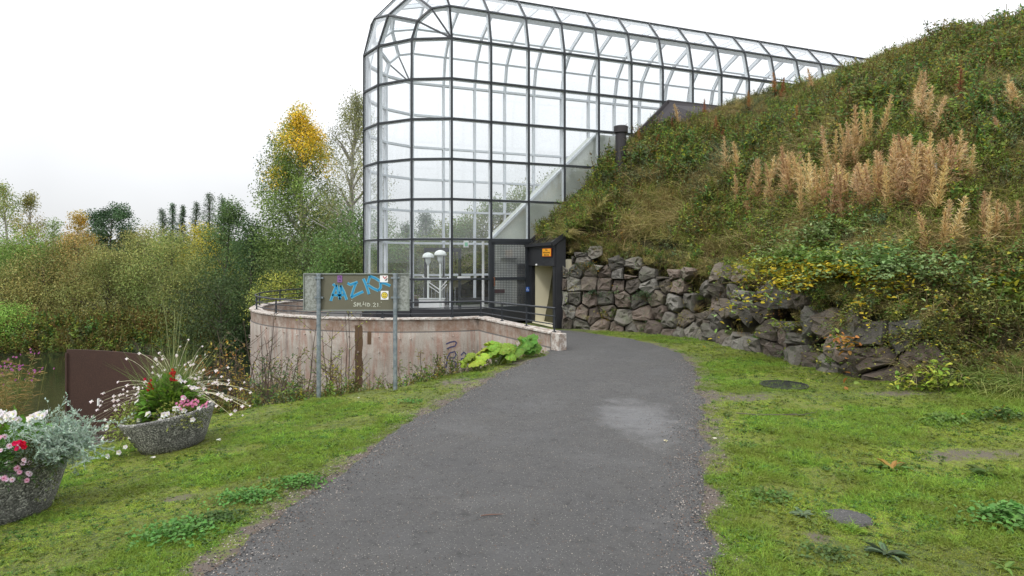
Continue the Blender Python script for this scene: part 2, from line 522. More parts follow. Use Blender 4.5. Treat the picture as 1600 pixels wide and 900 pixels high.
def path_mat():
    t = NT('gravel_path')
    n1 = t.noise(1.1, 6, .65); n2 = t.noise(9, 5, .7); n3 = t.noise(70, 4, .75)
    vo = t.n('TexVoronoi', Scale=95.0); t.put(vo, 'Vector', t.pos())
    v2 = t.n('TexVoronoi', Scale=38.0); t.put(v2, 'Vector', t.pos())
    c = t.mix(n3, (.010, .010, .010), (.140, .137, .133))
    c = t.mix(t.ramp(n1, (.35, 0.), (.65, .55)), c, (.066, .066, .068))
    c = t.mix(t.ramp(n2, (.30, .5), (.46, 0.)), c, (.018, .017, .016))
    c = t.mix(t.ramp(t.noise(2.6, 6, .75), (.54, 0.), (.72, .55)), c, (.10, .095, .088))
    # pale and brownish grit
    vc = t.n('SeparateColor'); t.put(vc, 0, vo.outputs['Color'])
    spk = t.math('MULTIPLY', t.ramp(vo.outputs['Distance'], (.22, 1.), (.36, 0.)), t.ramp(vc.outputs[0], (.86, 0.), (.9, 1.)))
    c = t.mix(spk, c, (.33, .31, .29))
    vb = t.n('SeparateColor'); t.put(vb, 0, v2.outputs['Color'])
    sp2 = t.math('MULTIPLY', t.ramp(v2.outputs['Distance'], (.12, 1.), (.26, 0.)), t.ramp(vb.outputs[1], (.9, 0.), (.94, 1.)))
    c = t.mix(sp2, c, (.02, .018, .016))
    # damp, packed patch; the sky reflected in it is painted as paler grey
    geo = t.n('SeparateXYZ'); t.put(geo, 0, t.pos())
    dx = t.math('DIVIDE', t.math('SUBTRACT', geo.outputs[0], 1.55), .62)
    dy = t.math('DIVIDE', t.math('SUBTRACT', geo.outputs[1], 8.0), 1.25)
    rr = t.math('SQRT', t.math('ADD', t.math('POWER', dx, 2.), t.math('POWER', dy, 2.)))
    damp_sheen = t.ramp(t.math('ADD', rr, t.math('MULTIPLY_ADD', t.noise(2.2, 5, .7), 1.8, -.9)), (.15, 1.), (1.2, 0.))
    damp_sheen2 = t.ramp(t.noise(.9, 5, .65), (.50, 0.), (.70, .22))
    w = t.math('MAXIMUM', damp_sheen, damp_sheen2)
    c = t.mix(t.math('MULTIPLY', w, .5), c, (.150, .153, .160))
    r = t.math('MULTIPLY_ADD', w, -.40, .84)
    h = t.math('ADD', t.math('MULTIPLY', n3, .9), t.math('ADD', t.math('MULTIPLY', n2, .6), t.math('MULTIPLY', vo.outputs['Distance'], .5)))
    bs = t.math('MULTIPLY_ADD', w, -.75, 1.0)
    b = t.n('Bump', Distance=.02, Height=h); t.put(b, 'Strength', bs)
    t.pbr(c, r, 0, b.outputs[0])
    return t.m
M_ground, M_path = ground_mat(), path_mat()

# one ground sheet to the horizon, fine where it is near
gx = np.r_[-900, -500, -250, -140, np.arange(-90, -30, 4.), np.arange(-30, -9, .8), np.arange(-9, 9.01, .125), np.arange(9.8, 30, .9), 40, 70, 140, 400, 900]
gy = np.r_[-300, -100, -40, -20, np.arange(-12, 2, .6), np.arange(2, 18.5, .125), np.arange(18.6, 34, .4), np.arange(34.5, 62, 1.5), 70, 85, 110, 150, 250, 500, 900]
X, Y = np.meshgrid(gx, gy)
Z = ground(X, Y)
a_, b_ = ab(X, Y)
Z = np.where((a_ > AP + 1) & (b_ > -12) & (X > 2), np.where(hill(X, Y) > .3, -.35, Z), Z)
# damp hollows on open ground stay gentle
nx, ny = len(gx), len(gy)
idx = np.arange(nx * ny).reshape(ny, nx)
F = np.stack([idx[:-1, :-1], idx[:-1, 1:], idx[1:, 1:], idx[1:, :-1]], -1).reshape(-1, 4)
me = quads_mesh('ground', np.c_[X.ravel(), Y.ravel(), Z.ravel()], F, M_ground, smooth=True)
pd, _ = seg_dist(X.ravel(), Y.ravel(), PATHPOLY[::2])
a = me.attributes.new('pd', 'FLOAT', 'POINT'); a.data.foreach_set('value', pd.astype(np.float32))
def blob(cx, cy, rx, ry): return np.clip(1.25 - np.hypot((X.ravel() - cx) / rx, (Y.ravel() - cy) / ry), 0, 1)
bare = np.maximum.reduce([blob(-.95, 10.6, .55, .8), blob(4.6, 6.4, 1.0, .28), blob(3.2, 9.3, 1.0, .5), blob(-2.9, 5.6, .35, .2), blob(-5.9, 9.6, .9, 1.1), blob(2.2, 4.6, .15, .3), blob(5.6, 9.3, .8, .25), (Z.ravel() < -1.9).astype(float) * .8, blob(-3.4, 14.0, 4.5, 2.2)])
a = me.attributes.new('bare', 'FLOAT', 'POINT'); a.data.foreach_set('value', bare.astype(np.float32))
tag(link('ground', me), 'uneven mossy lawn on both sides of the gravel path, dropping to the river', kind='structure')

# the path: its own sheet, ragged edges
V = []
NC = 30
for i in range(90):
    l, r_ = PATHL[i], PATHR[i]
    w = np.linalg.norm(r_ - l); dirv = (r_ - l) / w
    jl = (vnoise(l[1] * 3, 0, 1, 1) - .5) * .22 + (vnoise(l[1] * 9, 0, 1, 5) - .5) * .1
    jr = (vnoise(l[1] * 3, 5, 1, 2) - .5) * .22 + (vnoise(l[1] * 9, 3, 1, 6) - .5) * .1
    for j in range(NC + 1):
        p = l - dirv * jl + (r_ - l + dirv * (jl + jr)) * j / NC
        zz = max(float(ground(p[0], p[1])), 0 if p[1] > 13.6 else -.1) + .012
        tt = j / NC
        zz += .02 * math.sin(math.pi * tt) - .016 * (abs(2 * tt - 1) > .96)
        V.append((p[0], p[1], zz))
idx = np.arange(90 * (NC + 1)).reshape(90, NC + 1)
F = np.stack([idx[:-1, :-1], idx[:-1, 1:], idx[1:, 1:], idx[1:, :-1]], -1).reshape(-1, 4)
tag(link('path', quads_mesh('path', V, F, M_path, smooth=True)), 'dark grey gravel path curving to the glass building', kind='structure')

# water
t = NT('river_water')
nb = t.noise(3.0, 4, .6)
t.pbr((.012, .016, .010), .06, 0, t.bump(nb, .12, .05))
mb = MB(); mb.add([(-90, 4, WATER), (-4.5, 4, WATER), (-4.5, 60, WATER), (-90, 60, WATER)], [(0, 1, 2, 3)])
tag(mb.build('river_water', t.m), 'dark still river water below the bank', kind='structure')

# hillside surface, gridded along the glass front
t = NT('hill_soil')
t.pbr(t.mix(t.noise(6, 6, .7), (.02, .018, .01), (.075, .07, .025)), .95, 0, t.bump(t.noise(30, 4), .8, .05))
M_hill = t.m
ga = np.r_[AP + .02, np.arange(AP + .15, 22, .16), np.arange(22, 70, 1.2)]
gb = np.r_[.05, np.arange(.2, 20, .16), np.arange(20, 60, 1.5)]
A_, B_ = np.meshgrid(ga, gb)
X = M0[0] + U[0] * A_ + OUT[0] * B_; Y = M0[1] + U[1] * A_ + OUT[1] * B_
Z = hill(X, Y)
idx = np.arange(A_.size).reshape(A_.shape)
F = np.stack([idx[:-1, :-1], idx[:-1, 1:], idx[1:, 1:], idx[1:, :-1]], -1).reshape(-1, 4)
keep = (Z.ravel()[F] > -.25).any(1)
tag(link('hill', quads_mesh('hill', np.c_[X.ravel(), Y.ravel(), Z.ravel()], F[keep], M_hill, smooth=True)), 'steep overgrown hillside above the stone wall', kind='structure')
# the matching slope behind the glass gallery
ga = np.arange(-1, 60, .8); gb = np.arange(0, 26, .8)
A_, B_ = np.meshgrid(ga, gb)
X = M0[0] + U[0] * A_ - OUT[0] * (B_ + D + .6); Y = M0[1] + U[1] * A_ - OUT[1] * (B_ + D + .6)
Z = np.minimum(.3 + .50 * np.clip(A_, 0, 99), 6.4) * smooth(26, 8, B_) + (fbm(X, Y, .5, 4) - .5) * .8 - .4
idx = np.arange(A_.size).reshape(A_.shape)
F = np.stack([idx[:-1, :-1], idx[:-1, 1:], idx[1:, 1:], idx[1:, :-1]], -1).reshape(-1, 4)
tag(link('hill', quads_mesh('hill', np.c_[X.ravel(), Y.ravel(), Z.ravel()], F, M_hill, smooth=True)), 'second green slope seen through the glass gallery', kind='structure')
# ------------------------------------------------------------ glass gallery
M_frame = simple('dark_steel', (.017, .021, .027), .5, .0, .3, 4, .08)
M_inner = simple('hazy_inner_steel', (.62, .66, .70), .5, 0., .15, 5, .05)  # pale steel; haze and glare of the glass are painted into its tone
M_black = simple('black_cladding', (.022, .023, .027), .45, .1, .3, 3, .1)
M_cream = simple('cream_render', (.70, .65, .48), .8, 0, .05, 2, .1)
M_creamw = simple('pale_stair_wall', (.50, .53, .48), .7, 0, .05, 2, .05)
def glass_mat():
    t = NT('glass')
    lw = t.n('LayerWeight', Blend=.5)
    fr = t.n('Math', {'operation': 'MULTIPLY_ADD'}); t.put(fr, 0, t.math('POWER', lw.outputs['Facing'], 3.2)); t.put(fr, 1, .82); t.put(fr, 2, .085)
    tb = t.n('BsdfTransparent', Color=(.965, .98, .98))
    gl = t.n('BsdfGlossy', Roughness=.012, Color=(.95, .97, 1.))
    df = t.n('BsdfDiffuse', Color=(.75, .78, .8))
    m1 = t.n('MixShader'); t.t.links.new(fr.outputs[0], m1.inputs[0]); t.t.links.new(tb.outputs[0], m1.inputs[1]); t.t.links.new(gl.outputs[0], m1.inputs[2])
    dirt = t.ramp(t.math('MULTIPLY', t.noise(1.3, 5, .7), t.noise(14, 4, .8)), (.18, .015), (.42, .09))
    m2 = t.n('MixShader'); t.put(m2, 0, dirt); t.t.links.new(m1.outputs[0], m2.inputs[1]); t.t.links.new(df.outputs[0], m2.inputs[2])
    t.t.links.new(m2.outputs[0], t.out.inputs[0]); return t.m
M_glass = glass_mat()
M_glass_dim = M_glass

gal = empty('glass_gallery', B(0, 0), 0, 'long vaulted glass gallery with dark steel grid and rounded end', 'greenhouse building')
def G(me_or_mb, name, mats=None, parent=gal, smooth=False):
    o = me_or_mb.build(name, mats, parent, smooth)
    o.matrix_parent_inverse = Matrix.Translation(-Vector(parent.location)) if parent is gal else Matrix()
    return o
NM = 22
PI_ = [0, .2, .72, 1.6, 2.8, 3.68, 4.2, 4.4]
PR = [0, .87, 1.49, 1.88, 1.88, 1.49, .87, 0]
VO = [0, .90, 1.57, 1.79, 1.79, 1.57, .90, 0]
VI = [0, .456, 1.30, 2.2, 2.2, 3.10, 3.944, 4.4]
ZE = row(6)
ZB = .50                                             # foot of the glass
def Pv(m, k): return B(m * W, -PI_[k] * Hm, ZE + PR[k] * Hm)
def Vv(k, z): return B(-VO[k] * Hm, -VI[k] * Hm, z)
def Ev(k, j):
    th = R(90) * j / 3
    s_, c_ = math.sin(th), math.cos(th)
    ins = PI_[k] * c_ ** 1.3 + VI[k] * (1 - c_ ** 1.3) if j < 3 else VI[k]
    return B(-VO[k] * s_ * Hm, -ins * Hm, ZE + PR[k] * c_ * Hm)
rows = [ZB] + [row(k) for k in range(7)]
def cen_in(p):                                        # direction to the axis of the gallery, for the inner frame
    q = Vector(p); a, b = ab(q.x, q.y)
    a2 = max(a, 0); c = B(a2, -D / 2, min(q.z, ZE))
    d = c - q
    return d.normalized() if d.length > .01 else Vector((0, 0, -1))
OW, OD = .060, .03
def frame_line(pts, name, w=OW, inner=True, iw=.076, ioff=.068, parent=gal):
    mb = MB()
    for p, q in zip(pts[:-1], pts[1:]):
        p, q = Vector(p), Vector(q)
        n = -cen_in((p + q) / 2)
        e = (q - p).normalized() * .012
        mb.bar(p - e + n * .022, q + e + n * .022, w, OD, n)
    o = G(mb, name, M_frame)
    if inner:
        mb = MB()
        pin = [Vector(p) + cen_in(p) * ioff for p in pts]
        for p, q in zip(pin[:-1], pin[1:]):
            n = -cen_in((p + q) / 2); e = (q - p).normalized() * .02
            mb.bar(p - e, q + e, iw, .13, n)
        G(mb, 'inner_' + name, M_inner)
    return o
DOOR = (0.98 * W, 1.96 * W)
# mullions of the two long sides running on as ribs of the vault
for m in range(NM + 1):
    near = [B(m * W, 0, z) for z in rows] if m * W < AP - .3 else [B(m * W, 0, z) for z in rows if z > row(1) - .1]
    far = [B(m * W, -D, z) for z in rows]
    pts = near[:-1] + [Pv(m, k) for k in range(8)] + far[:-1][::-1]
    frame_line(pts, 'mullion')
for k in range(1, 7):
    pts = [Vv(k, z) for z in rows[:-1]] + [Ev(k, j) for j in (3, 2, 1, 0)]
    if k in (3, 4) and False: continue
    frame_line(pts, 'mullion')
# fan spokes in the two quarter-round corners
for kc, k in ((0, 1), (7, 6)):
    for j in (1, 2):
        c = Pv(0, kc)
        mb = MB(); mb.bar(c, Ev(k, j), .05, OD, OUT.tolist() + [0]); G(mb, 'fan_spoke', M_frame)
# transoms
for i, z in enumerate(rows):
    if i == 0: continue
    a0 = 0 if i > 1 else 0
    a1 = NM * W if i > 1 else DOOR[0]
    frame_line([B(a0, 0, z), B(a1, 0, z)], 'transom', inner=i > 1, iw=.078)
    frame_line([B(0, -D, z), B(NM * W, -D, z)], 'transom', iw=.078)
    frame_line([Vv(k, z) for k in range(8)], 'transom', iw=.078)
for k in range(1, 7):
    frame_line([Pv(0, k), Pv(NM, k)], 'transom', iw=.078)
for j in (1, 2):
    frame_line([Ev(k, j) for k in range(1, 7)], 'transom', iw=.078)
frame_line([Ev(k, 0) for k in range(0, 8)], 'transom', inner=False)

# panes
def pane(ps, name='pane'):
    ps = [Vector(p) for p in ps]; c = sum(ps, Vector()) / len(ps)
    mb = MB(); mb.add([p - c for p in ps], [tuple(range(len(ps)))])
    o = mb.build(name, M_glass, gal); o.location = c - Vector(gal.location)
    return o
npane = 0
farp = MB()
for m in range(NM):
    for i in range(len(rows) - 1):
        z0, z1 = rows[i], rows[i + 1]
        q = [B(m * W, 0, z0), B((m + 1) * W, 0, z0), B((m + 1) * W, 0, z1), B(m * W, 0, z1)]
        vis = z1 > 2.4 + (m * W - AP) * .75
        if m == 1 and i < 2: continue
        if m > 1 and i < 2: continue
        if vis: pane(q); npane += 1
        q = [B(m * W, -D, z0), B((m + 1) * W, -D, z0), B((m + 1) * W, -D, z1), B(m * W, -D, z1)]
        farp.add(q, [(0, 1, 2, 3)])
    for k in range(7):
        q = [Pv(m, k), Pv(m + 1, k), Pv(m + 1, k + 1), Pv(m, k + 1)]
        if k < 4 and m < 18: pane(q); npane += 1
        else: farp.add(q, [(0, 1, 2, 3)])
for k in range(7):
    for i in range(len(rows) - 1):
        q = [Vv(k, rows[i]), Vv(k + 1, rows[i]), Vv(k + 1, rows[i + 1]), Vv(k, rows[i + 1])]
        if k < 4: pane(q); npane += 1
        else: farp.add(q, [(0, 1, 2, 3)])
    if 1 <= k <= 5:
        for j in range(3):
            q = [Ev(k, j), Ev(k + 1, j), Ev(k + 1, j + 1), Ev(k, j + 1)]
            if k < 5: pane(q); npane += 1
            else: farp.add(q, [(0, 1, 2, 3)])
for kc, k in ((0, 1), (7, 6)):
    for j in range(3): pane([Pv(0, kc), Ev(k, j), Ev(k, j + 1)])
o = G(farp, 'far_glazing', M_glass); o['kind'] = 'stuff'

# plinth under the glass, floor slab inside
mb = MB()
pl_pts = [B(DOOR[0], 0)] + [Vv(k, 0) for k in range(8)] + [B(NM * W, -D)]
for p, q in zip(pl_pts[:-1], pl_pts[1:]):
    p, q = Vector(p), Vector(q); n = Vector((q - p).cross(Vector((0, 0, 1)))).normalized()
    mb.bar(Vector((p.x, p.y, .24)) , Vector((q.x, q.y, .24)), .14, .50, (0, 0, 1))
G(mb, 'plinth', M_black)
mb = MB()
for dz, w in ((.30, .17), (.12, .19)):
    for p, q in zip(pl_pts[:-1], pl_pts[1:]): mb.bar(Vector((p.x, p.y, dz)), Vector((q.x, q.y, dz)), w, .035, (0, 0, 1))
G(mb, 'plinth_rail', M_frame)
mb = MB(); poly = [B(NM * W, 0, .1)] + [Vv(k, .1) for k in range(8)] + [B(NM * W, -D, .1)]
mb.prism(poly, (0, 0, .12)); G(mb, 'floor_slab', simple('floor_tiles', (.16, .16, .16), .4, 0, .15, 3, .05))
# stair wall rising inside the glass, dark handrail on its slope
a0 = 1.418; s1 = 6.9
def slopez(a): return row(1) + .02 + (a - a0) * .945
s1 = (row(4) - row(1) - .06) / .945
mb = MB(); mb.prism([B(a0, -.34, row(1)), B(a0 + s1 + 2.6, -.34, row(1)), B(a0 + s1 + 2.6, -.34, row(4) - .04), B(a0 + s1, -.34, slopez(a0 + s1)), ], (-OUT[0] * .7, -OUT[1] * .7, 0))
G(mb, 'stair_wall', M_creamw)
mb = MB(); mb.bar(B(a0, -.33, slopez(a0) + .03), B(a0 + s1, -.33, slopez(a0 + s1) + .03), .14, .07); G(mb, 'stair_coping', M_inner)
# dark flashing where the hill meets the glass, and the level upstand at the top
fz = lambda a: row(1) + (a - AP) * .945
a5 = AP + (row(5) - row(1)) / .945
mb = MB(); mb.bar(B(AP, .07, fz(AP)), B(a5, .07, row(5)), .10, .13, (-U[0], -U[1], .9))
mb.prism([B(AP, .03, row(1)), B(a5, .03, row(5) - .06), B(a5, .03, row(1) - 1), B(AP, .03, row(1) - 1)], (-OUT[0] * .02, -OUT[1] * .02, 0))
mb.bar(B(a5 - .05, .08, row(5)), B(NM * W, .08, row(5)), .14, .10)
mb.prism([B(a5, .04, row(5) - .05), B(NM * W, .04, row(5) - .05), B(NM * W, .04, row(5) - 2), B(a5, .04, row(5) - 2)], (-OUT[0] * .03, -OUT[1] * .03, 0))
mb.prism([B(a5, .16, row(5) - .03), B(a5 + 3.4, .30, row(5) - .03), B(a5 + 3.4, 1.1, row(5) - 1.2), B(a5 - 1.3, .35, row(5) - 1.25)], (0, 0, -.06))
G(mb, 'flashing', simple('brown_black_flashing', (.045, .04, .045), .5, .2, .2, 3, .1))

# entrance door
door = G(MB(), 'entrance_door', M_frame)
dmb = MB()
d0, d1 = DOOR[0] + .07, DOOR[1] - .02
zt = row(1) - .10; zb_ = .42
def dbar(mb, a1_, z1_, a2_, z2_, w, dep=.08, b=.03): mb.bar(B(a1_, b, z1_), B(a2_, b, z2_), dep, w) if z1_ == z2_ else mb.bar(B(a1_, b, z1_), B(a2_, b, z2_), w, dep, OUT.tolist() + [0])
dbar(dmb, d0, zb_, d0, zt, .10); dbar(dmb, d1, zb_, d1, zt, .10)
dbar(dmb, d0 - .05, zt, d1 + .05, zt, .10); dbar(dmb, d0, row(0), d1, row(0), .09); dbar(dmb, d0, zb_ + .02, d1, zb_ + .02, .16)
bpy.data.objects.remove(door)
door = G(dmb, 'entrance_door', M_frame)
mb = MB(); mb.prism([B(d0, .02, .06), B(d1, .02, .06), B(d1, .02, zb_ - .06), B(d0, .02, zb_ - .06)], (OUT[0] * .05, OUT[1] * .05, 0)); G(mb, 'kick_plate', M_black)
mb = MB()
for i in range(1, 22):
    a = d0 + (d1 - d0) * i / 22; mb.bar(B(a, .0, zb_), B(a, .0, zt), .010, .006, OUT.tolist() + [0])
nz_ = int((zt - zb_) / .053)
for i in range(1, nz_): z = zb_ + (zt - zb_) * i / nz_; mb.bar(B(d0, .0, z), B(d1, .0, z), .006, .010)
o = G(mb, 'wire_grid', M_frame); o['kind'] = 'stuff'
pane([B(d0, .01, zb_), B(d1, .01, zb_), B(d1, .01, zt), B(d0, .01, zt)], 'door_pane')
mb = MB(); mb.tube([B(d0 + .02, .07, row(0) - .22), B(d0 + .02, .13, row(0) - .2), B(d0 + .02, .13, row(0) + .02), B(d0 + .02, .07, row(0) + .04)], .017, 8); G(mb, 'handle', simple('worn_copper', (.25, .10, .05), .4, .6))
mb = MB(); mb.prism([B(d1 - .06, .085, row(0) - .42), B(d1 + .05, .085, row(0) - .42), B(d1 + .05, .085, row(0) - .27), B(d1 - .06, .085, row(0) - .27)], (OUT[0] * .004, OUT[1] * .004, 0))
stk = G(mb, 'wheelchair_sticker', simple('blue_sticker', (.03, .12, .45), .4, 0, .05)); stk['label'] = 'blue wheelchair sticker on the door frame'
mb = MB()
def wl(a, z): return B(d1 + a, .092, row(0) - .345 + z)
mb.tube([wl(-.01, .05), wl(-.012, 0), wl(.018, 0), wl(.03, -.04)], .005, 5); mb.lathe([(.001, -.006), (.009, 0), (.001, .006)], wl(-.01, .062), 8)
mb.tube([wl(-.012 + .028 * math.cos(x), -.012 + .03 * math.sin(x)) for x in np.linspace(2, 5.6, 9)], .004, 5)
M_whitep = simple('white_print', (.8, .8, .8), .5, 0, .03)
G(mb, 'wheelchair_symbol', M_whitep)
mb = MB()
for a in (DOOR[0], DOOR[1] + .03):
    mb.bar(B(a, .01, .0), B(a, .01, row(1)), .10 if a == DOOR[0] else .16, .12, OUT.tolist() + [0])
mb.bar(B(DOOR[0], .02, row(1) - .02), B(AP, .02, row(1) - .02), .13, .10)
G(mb, 'door_frame', M_frame)
mb = MB(); mb.prism([B(DOOR[1] + .08, .0, 0), B(AP, .0, 0), B(AP, .0, row(1)), B(DOOR[1] + .08, .0, row(1))], (OUT[0] * .05, OUT[1] * .05, 0)); G(mb, 'side_panel', M_black)
# pale lobby behind the door
mb = MB(); mb.prism([B(DOOR[0] + .12, -.42, .22), B(4.2, -.42, .22), B(4.2, -.42, row(1) - .1), B(DOOR[0] + .12, -.42, row(1) - .1)], (-OUT[0] * .1, -OUT[1] * .1, 0))
G(mb, 'lobby_wall', simple('lobby_white', (.88, .90, .88), .8, 0, .03))
mb = MB(); mb.box(B(2.46, -.39, 1.05), (.30, .08, 1.6), math.atan2(U[1], U[0])); G(mb, 'lobby_door', simple('lobby_grey_door', (.12, .12, .13)))
mb = MB(); mb.box(B(1.62, -.40, .98), (.5, .04, .12), math.atan2(U[1], U[0])); G(mb, 'lobby_sign', simple('maroon_board', (.16, .03, .04)))
mb = MB(); mb.box(B(2.0, -.34, 2.02), (.5, .12, .05), math.atan2(U[1], U[0])); G(mb, 'lobby_shelf', simple('shelf_grey', (.3, .31, .31)))
# inner doorway of dark frames, white post, exit sign
mb = MB()
RZ = math.atan2(U[1], U[0])
for (a, b, z0, z1, w) in ((.05, -3.3, .22, 2.35, .09), (1.3, -3.3, .22, 2.35, .09), (.7, -3.3, .22, 2.2, .05)):
    mb.bar(B(a, b, z0), B(a, b, z1), w, .09, OUT.tolist() + [0])
mb.bar(B(0, -3.3, 2.33), B(1.35, -3.3, 2.33), .09, .14); mb.bar(B(0, -3.3, 1.35), B(1.35, -3.3, 1.35), .06, .06)
G(mb, 'inner_doorway', M_frame)
mb = MB(); mb.bar(B(1.12, -.32, .22), B(1.12, -.32, row(1) - .05), .06, .06, OUT.tolist() + [0]); G(mb, 'white_post', M_whitep)
exitm = NT('exit_lamp'); exitm.pbr((.25, .6, .4), .5)
mb = MB(); mb.box(B(.75, -.9, row(1) - .12), (.16, .04, .22), RZ); G(mb, 'exit_sign', M_whitep)
mb = MB(); mb.box(B(.75, -.872, row(1) - .13), (.10, .012, .12), RZ); G(mb, 'exit_symbol', exitm.m)
mb = MB(); mb.box(B(.55, -.5, row(0) + .04), (.42, .03, .07), RZ); G(mb, 'door_notice', M_whitep)

# the two white globe lamps inside
M_lampw = simple('lamp_white', (.72, .76, .74), .35, 0, .04)
def lamp(px, zt, lab, y=21.4):
    x = (px - 800) / 1000 * y
    r = empty('indoor_lamp', (x, y, .22), 0, lab, 'lamp', 'white dome lamps inside the gallery')
    h = zt - .22
    MB().tube([(0, 0, 0), (0, 0, h * .80)], .035, 12).build('pole', M_lampw, r)
    MB().tube([(0, 0, h * .78), (0, 0, h * .84), (0, 0, h * .93)], [.035, .09, .10], 14).build('lamp_neck', M_lampw, r, True)
    prof = [(.205, h - .19), (.21, h - .165)] + [(.205 * math.cos(x_), h - .165 + .16 * math.sin(x_)) for x_ in np.linspace(.15, 1.5, 7)]
    MB().lathe([(.03, h - .18)] + prof, n=24).build('lamp_shade', M_lampw, r, True)
    MB().lathe([(.02, h - .34), (.075, h - .30), (.10, h - .2)], n=14).build('lamp_glass', M_lampw, r, True)
    MB().lathe([(.001, .03), (.09, .03), (.10, 0)], n=16).build('base_plate', M_frame, r)
lamp(669, 2.24, 'shorter of the two white dome lamps inside the glass gallery', 22.2)
lamp(688, 2.31, 'taller white dome lamp, right of the pair inside the gallery', 21.2)
# low white stair railing and cabinet behind the lamps
r = empty('indoor_railing', (-2.6, 22.4, .22), 0, 'pale zigzag handrail of a small stair beside the indoor lamps', 'railing')
mb = MB()
mb.tube([(-.35, 0, 1.0), (.05, 0, .72), (.3, .0, 1.0), (.35, 0, 1.15)], .022, 6); mb.tube([(-.35, 0, .88), (.05, 0, .60), (.32, 0, .9)], .018, 6)
mb.tube([(-.55, 0, 1.2), (-.25, 0, 1.0)], .022, 6); mb.build('handrail', M_whitep, r)
mb = MB()
for x in np.linspace(-.5, .6, 9): mb.tube([(x, .05, 0), (x, .05, .8)], .010, 5)
mb.build('baluster', simple('baluster_grey', (.35, .37, .38)), r)
r = empty('cabinet', (-2.75, 22.0, .22), 0, 'low white cabinet on the floor behind the white lamps', 'cabinet')
MB().box((0, 0, .20), (.85, .4, .40)).build('cabinet_body', M_whitep, r)
MB().box((0, 0, .42), (.9, .45, .03)).build('cabinet_top', simple('cab_top', (.45, .47, .47)), r)

# ------------------------------------------------------------ portal into the hill
por = empty('tunnel_portal', B(AP, 1, 0), 0, 'black-clad passage entrance with cream walls beside the glass door', 'entrance')
def Q(mb, name, mats): 
    o = mb.build(name, mats, por); o.matrix_parent_inverse = Matrix.Translation(-Vector(por.location)); return o
BW = 1.88
zf = lambda b: 2.36 + .055 * b / BW
def slab(b0, b1, z0, z1, th=.1, a=AP, mb=None):
    mb = mb or MB(); mb.prism([B(a, b0, z0), B(a, b1, z0), B(a, b1, z1), B(a, b0, z1)], (-U[0] * th, -U[1] * th, 0)); return mb
mb = MB(); slab(.02, .22, 0, 2.36, .12, mb=mb); Q(mb, 'left_jamb', M_black)
mb = MB(); slab(1.73, BW, 0, 2.36, .12, mb=mb); Q(mb, 'right_jamb', M_black)
mb = MB(); mb.prism([B(AP, .0, 1.80), B(AP, BW + .02, 1.80), B(AP, BW + .02, 2.42), B(AP, 0, 2.36)], (-U[0] * .16, -U[1] * .16, 0)); Q(mb, 'fascia', M_black)
# roof sheet and its dark edges
t = NT('wet_roof_sheet'); c = t.mix(t.ramp(t.noise(3.5, 6, .7), (.45, 0.), (.6, 1.)), (.035, .035, .035), (.10, .095, .06))
t.pbr(c, t.ramp(t.noise(3, 5, .7), (.4, .12), (.6, .5)), .6, t.bump(t.noise(8, 4), .15, .03)); M_roof = t.m
mb = MB()
for i in range(3):
    b0, b1 = BW * i / 3 + .0, BW * (i + 1) / 3
    mb.prism([B(AP - .22, b0, 2.40), B(AP - .22, b1 - .012, 2.40 + .02), B(AP + .34, b1 - .012, 2.80), B(AP + .34, b0, 2.80)], (0, 0, .03))
for k in range(4): mb.bar(B(AP - .22, BW * k / 3 - .005, 2.45), B(AP + .34, BW * k / 3 - .005, 2.83), .03, .035)
Q(mb, 'roof', M_roof)
mb = MB(); mb.bar(B(AP - .24, -.02, 2.42), B(AP - .24, BW + .06, 2.45), .06, .09); mb.bar(B(AP - .24, BW + .05, 2.43), B(AP + .30, BW + .05, 2.80), .07, .12); mb.bar(B(AP - .24, .0, 2.44), B(AP + .7, .0, 3.10), .10, .12); Q(mb, 'roof_edge', M_black)
# return wall on the right and the passage lining
mb = MB(); mb.prism([B(AP - .1, BW, 0), B(AP + .20, BW, 0), B(AP + .20, BW, 2.66), B(AP - .1, BW, 2.42)], (OUT[0] * .06, OUT[1] * .06, 0)); Q(mb, 'return_wall', M_black)
mb = MB()
mb.prism([B(AP, .21, 0), B(AP + 3, .21, 0), B(AP + 3, .21, 2.0), B(AP, .21, 2.0)], (-OUT[0] * .1, -OUT[1] * .1, 0))
mb.prism([B(AP, 1.74, 0), B(AP + 3, 1.74, 0), B(AP + 3, 1.74, 2.0), B(AP, 1.74, 2.0)], (OUT[0] * .1, OUT[1] * .1, 0))
mb.prism([B(AP + .95, .2, 0), B(AP + .95, 1.7, 0), B(AP + .95, 1.7, 2.0), B(AP + .95, .2, 2.0)], (U[0] * .1, U[1] * .1, 0))
mb.prism([B(AP, .2, 1.9), B(AP + 1.0, .2, 1.9), B(AP + 1.0, 1.76, 1.9), B(AP, 1.76, 1.9)], (0, 0, .1))
mb.prism([B(AP - .1, .2, .005), B(AP + 1.0, .2, .005), B(AP + 1.0, 1.76, .005), B(AP - .1, 1.76, .005)], (0, 0, .03))
Q(mb, 'passage_lining', M_cream)
mb = MB(); mb.lathe([(.001, -.03), (.035, -.02), (.035, .02), (.001, .03)], B(AP - .18, .72, 1.83), 10); Q(mb, 'passage_light', M_whitep)

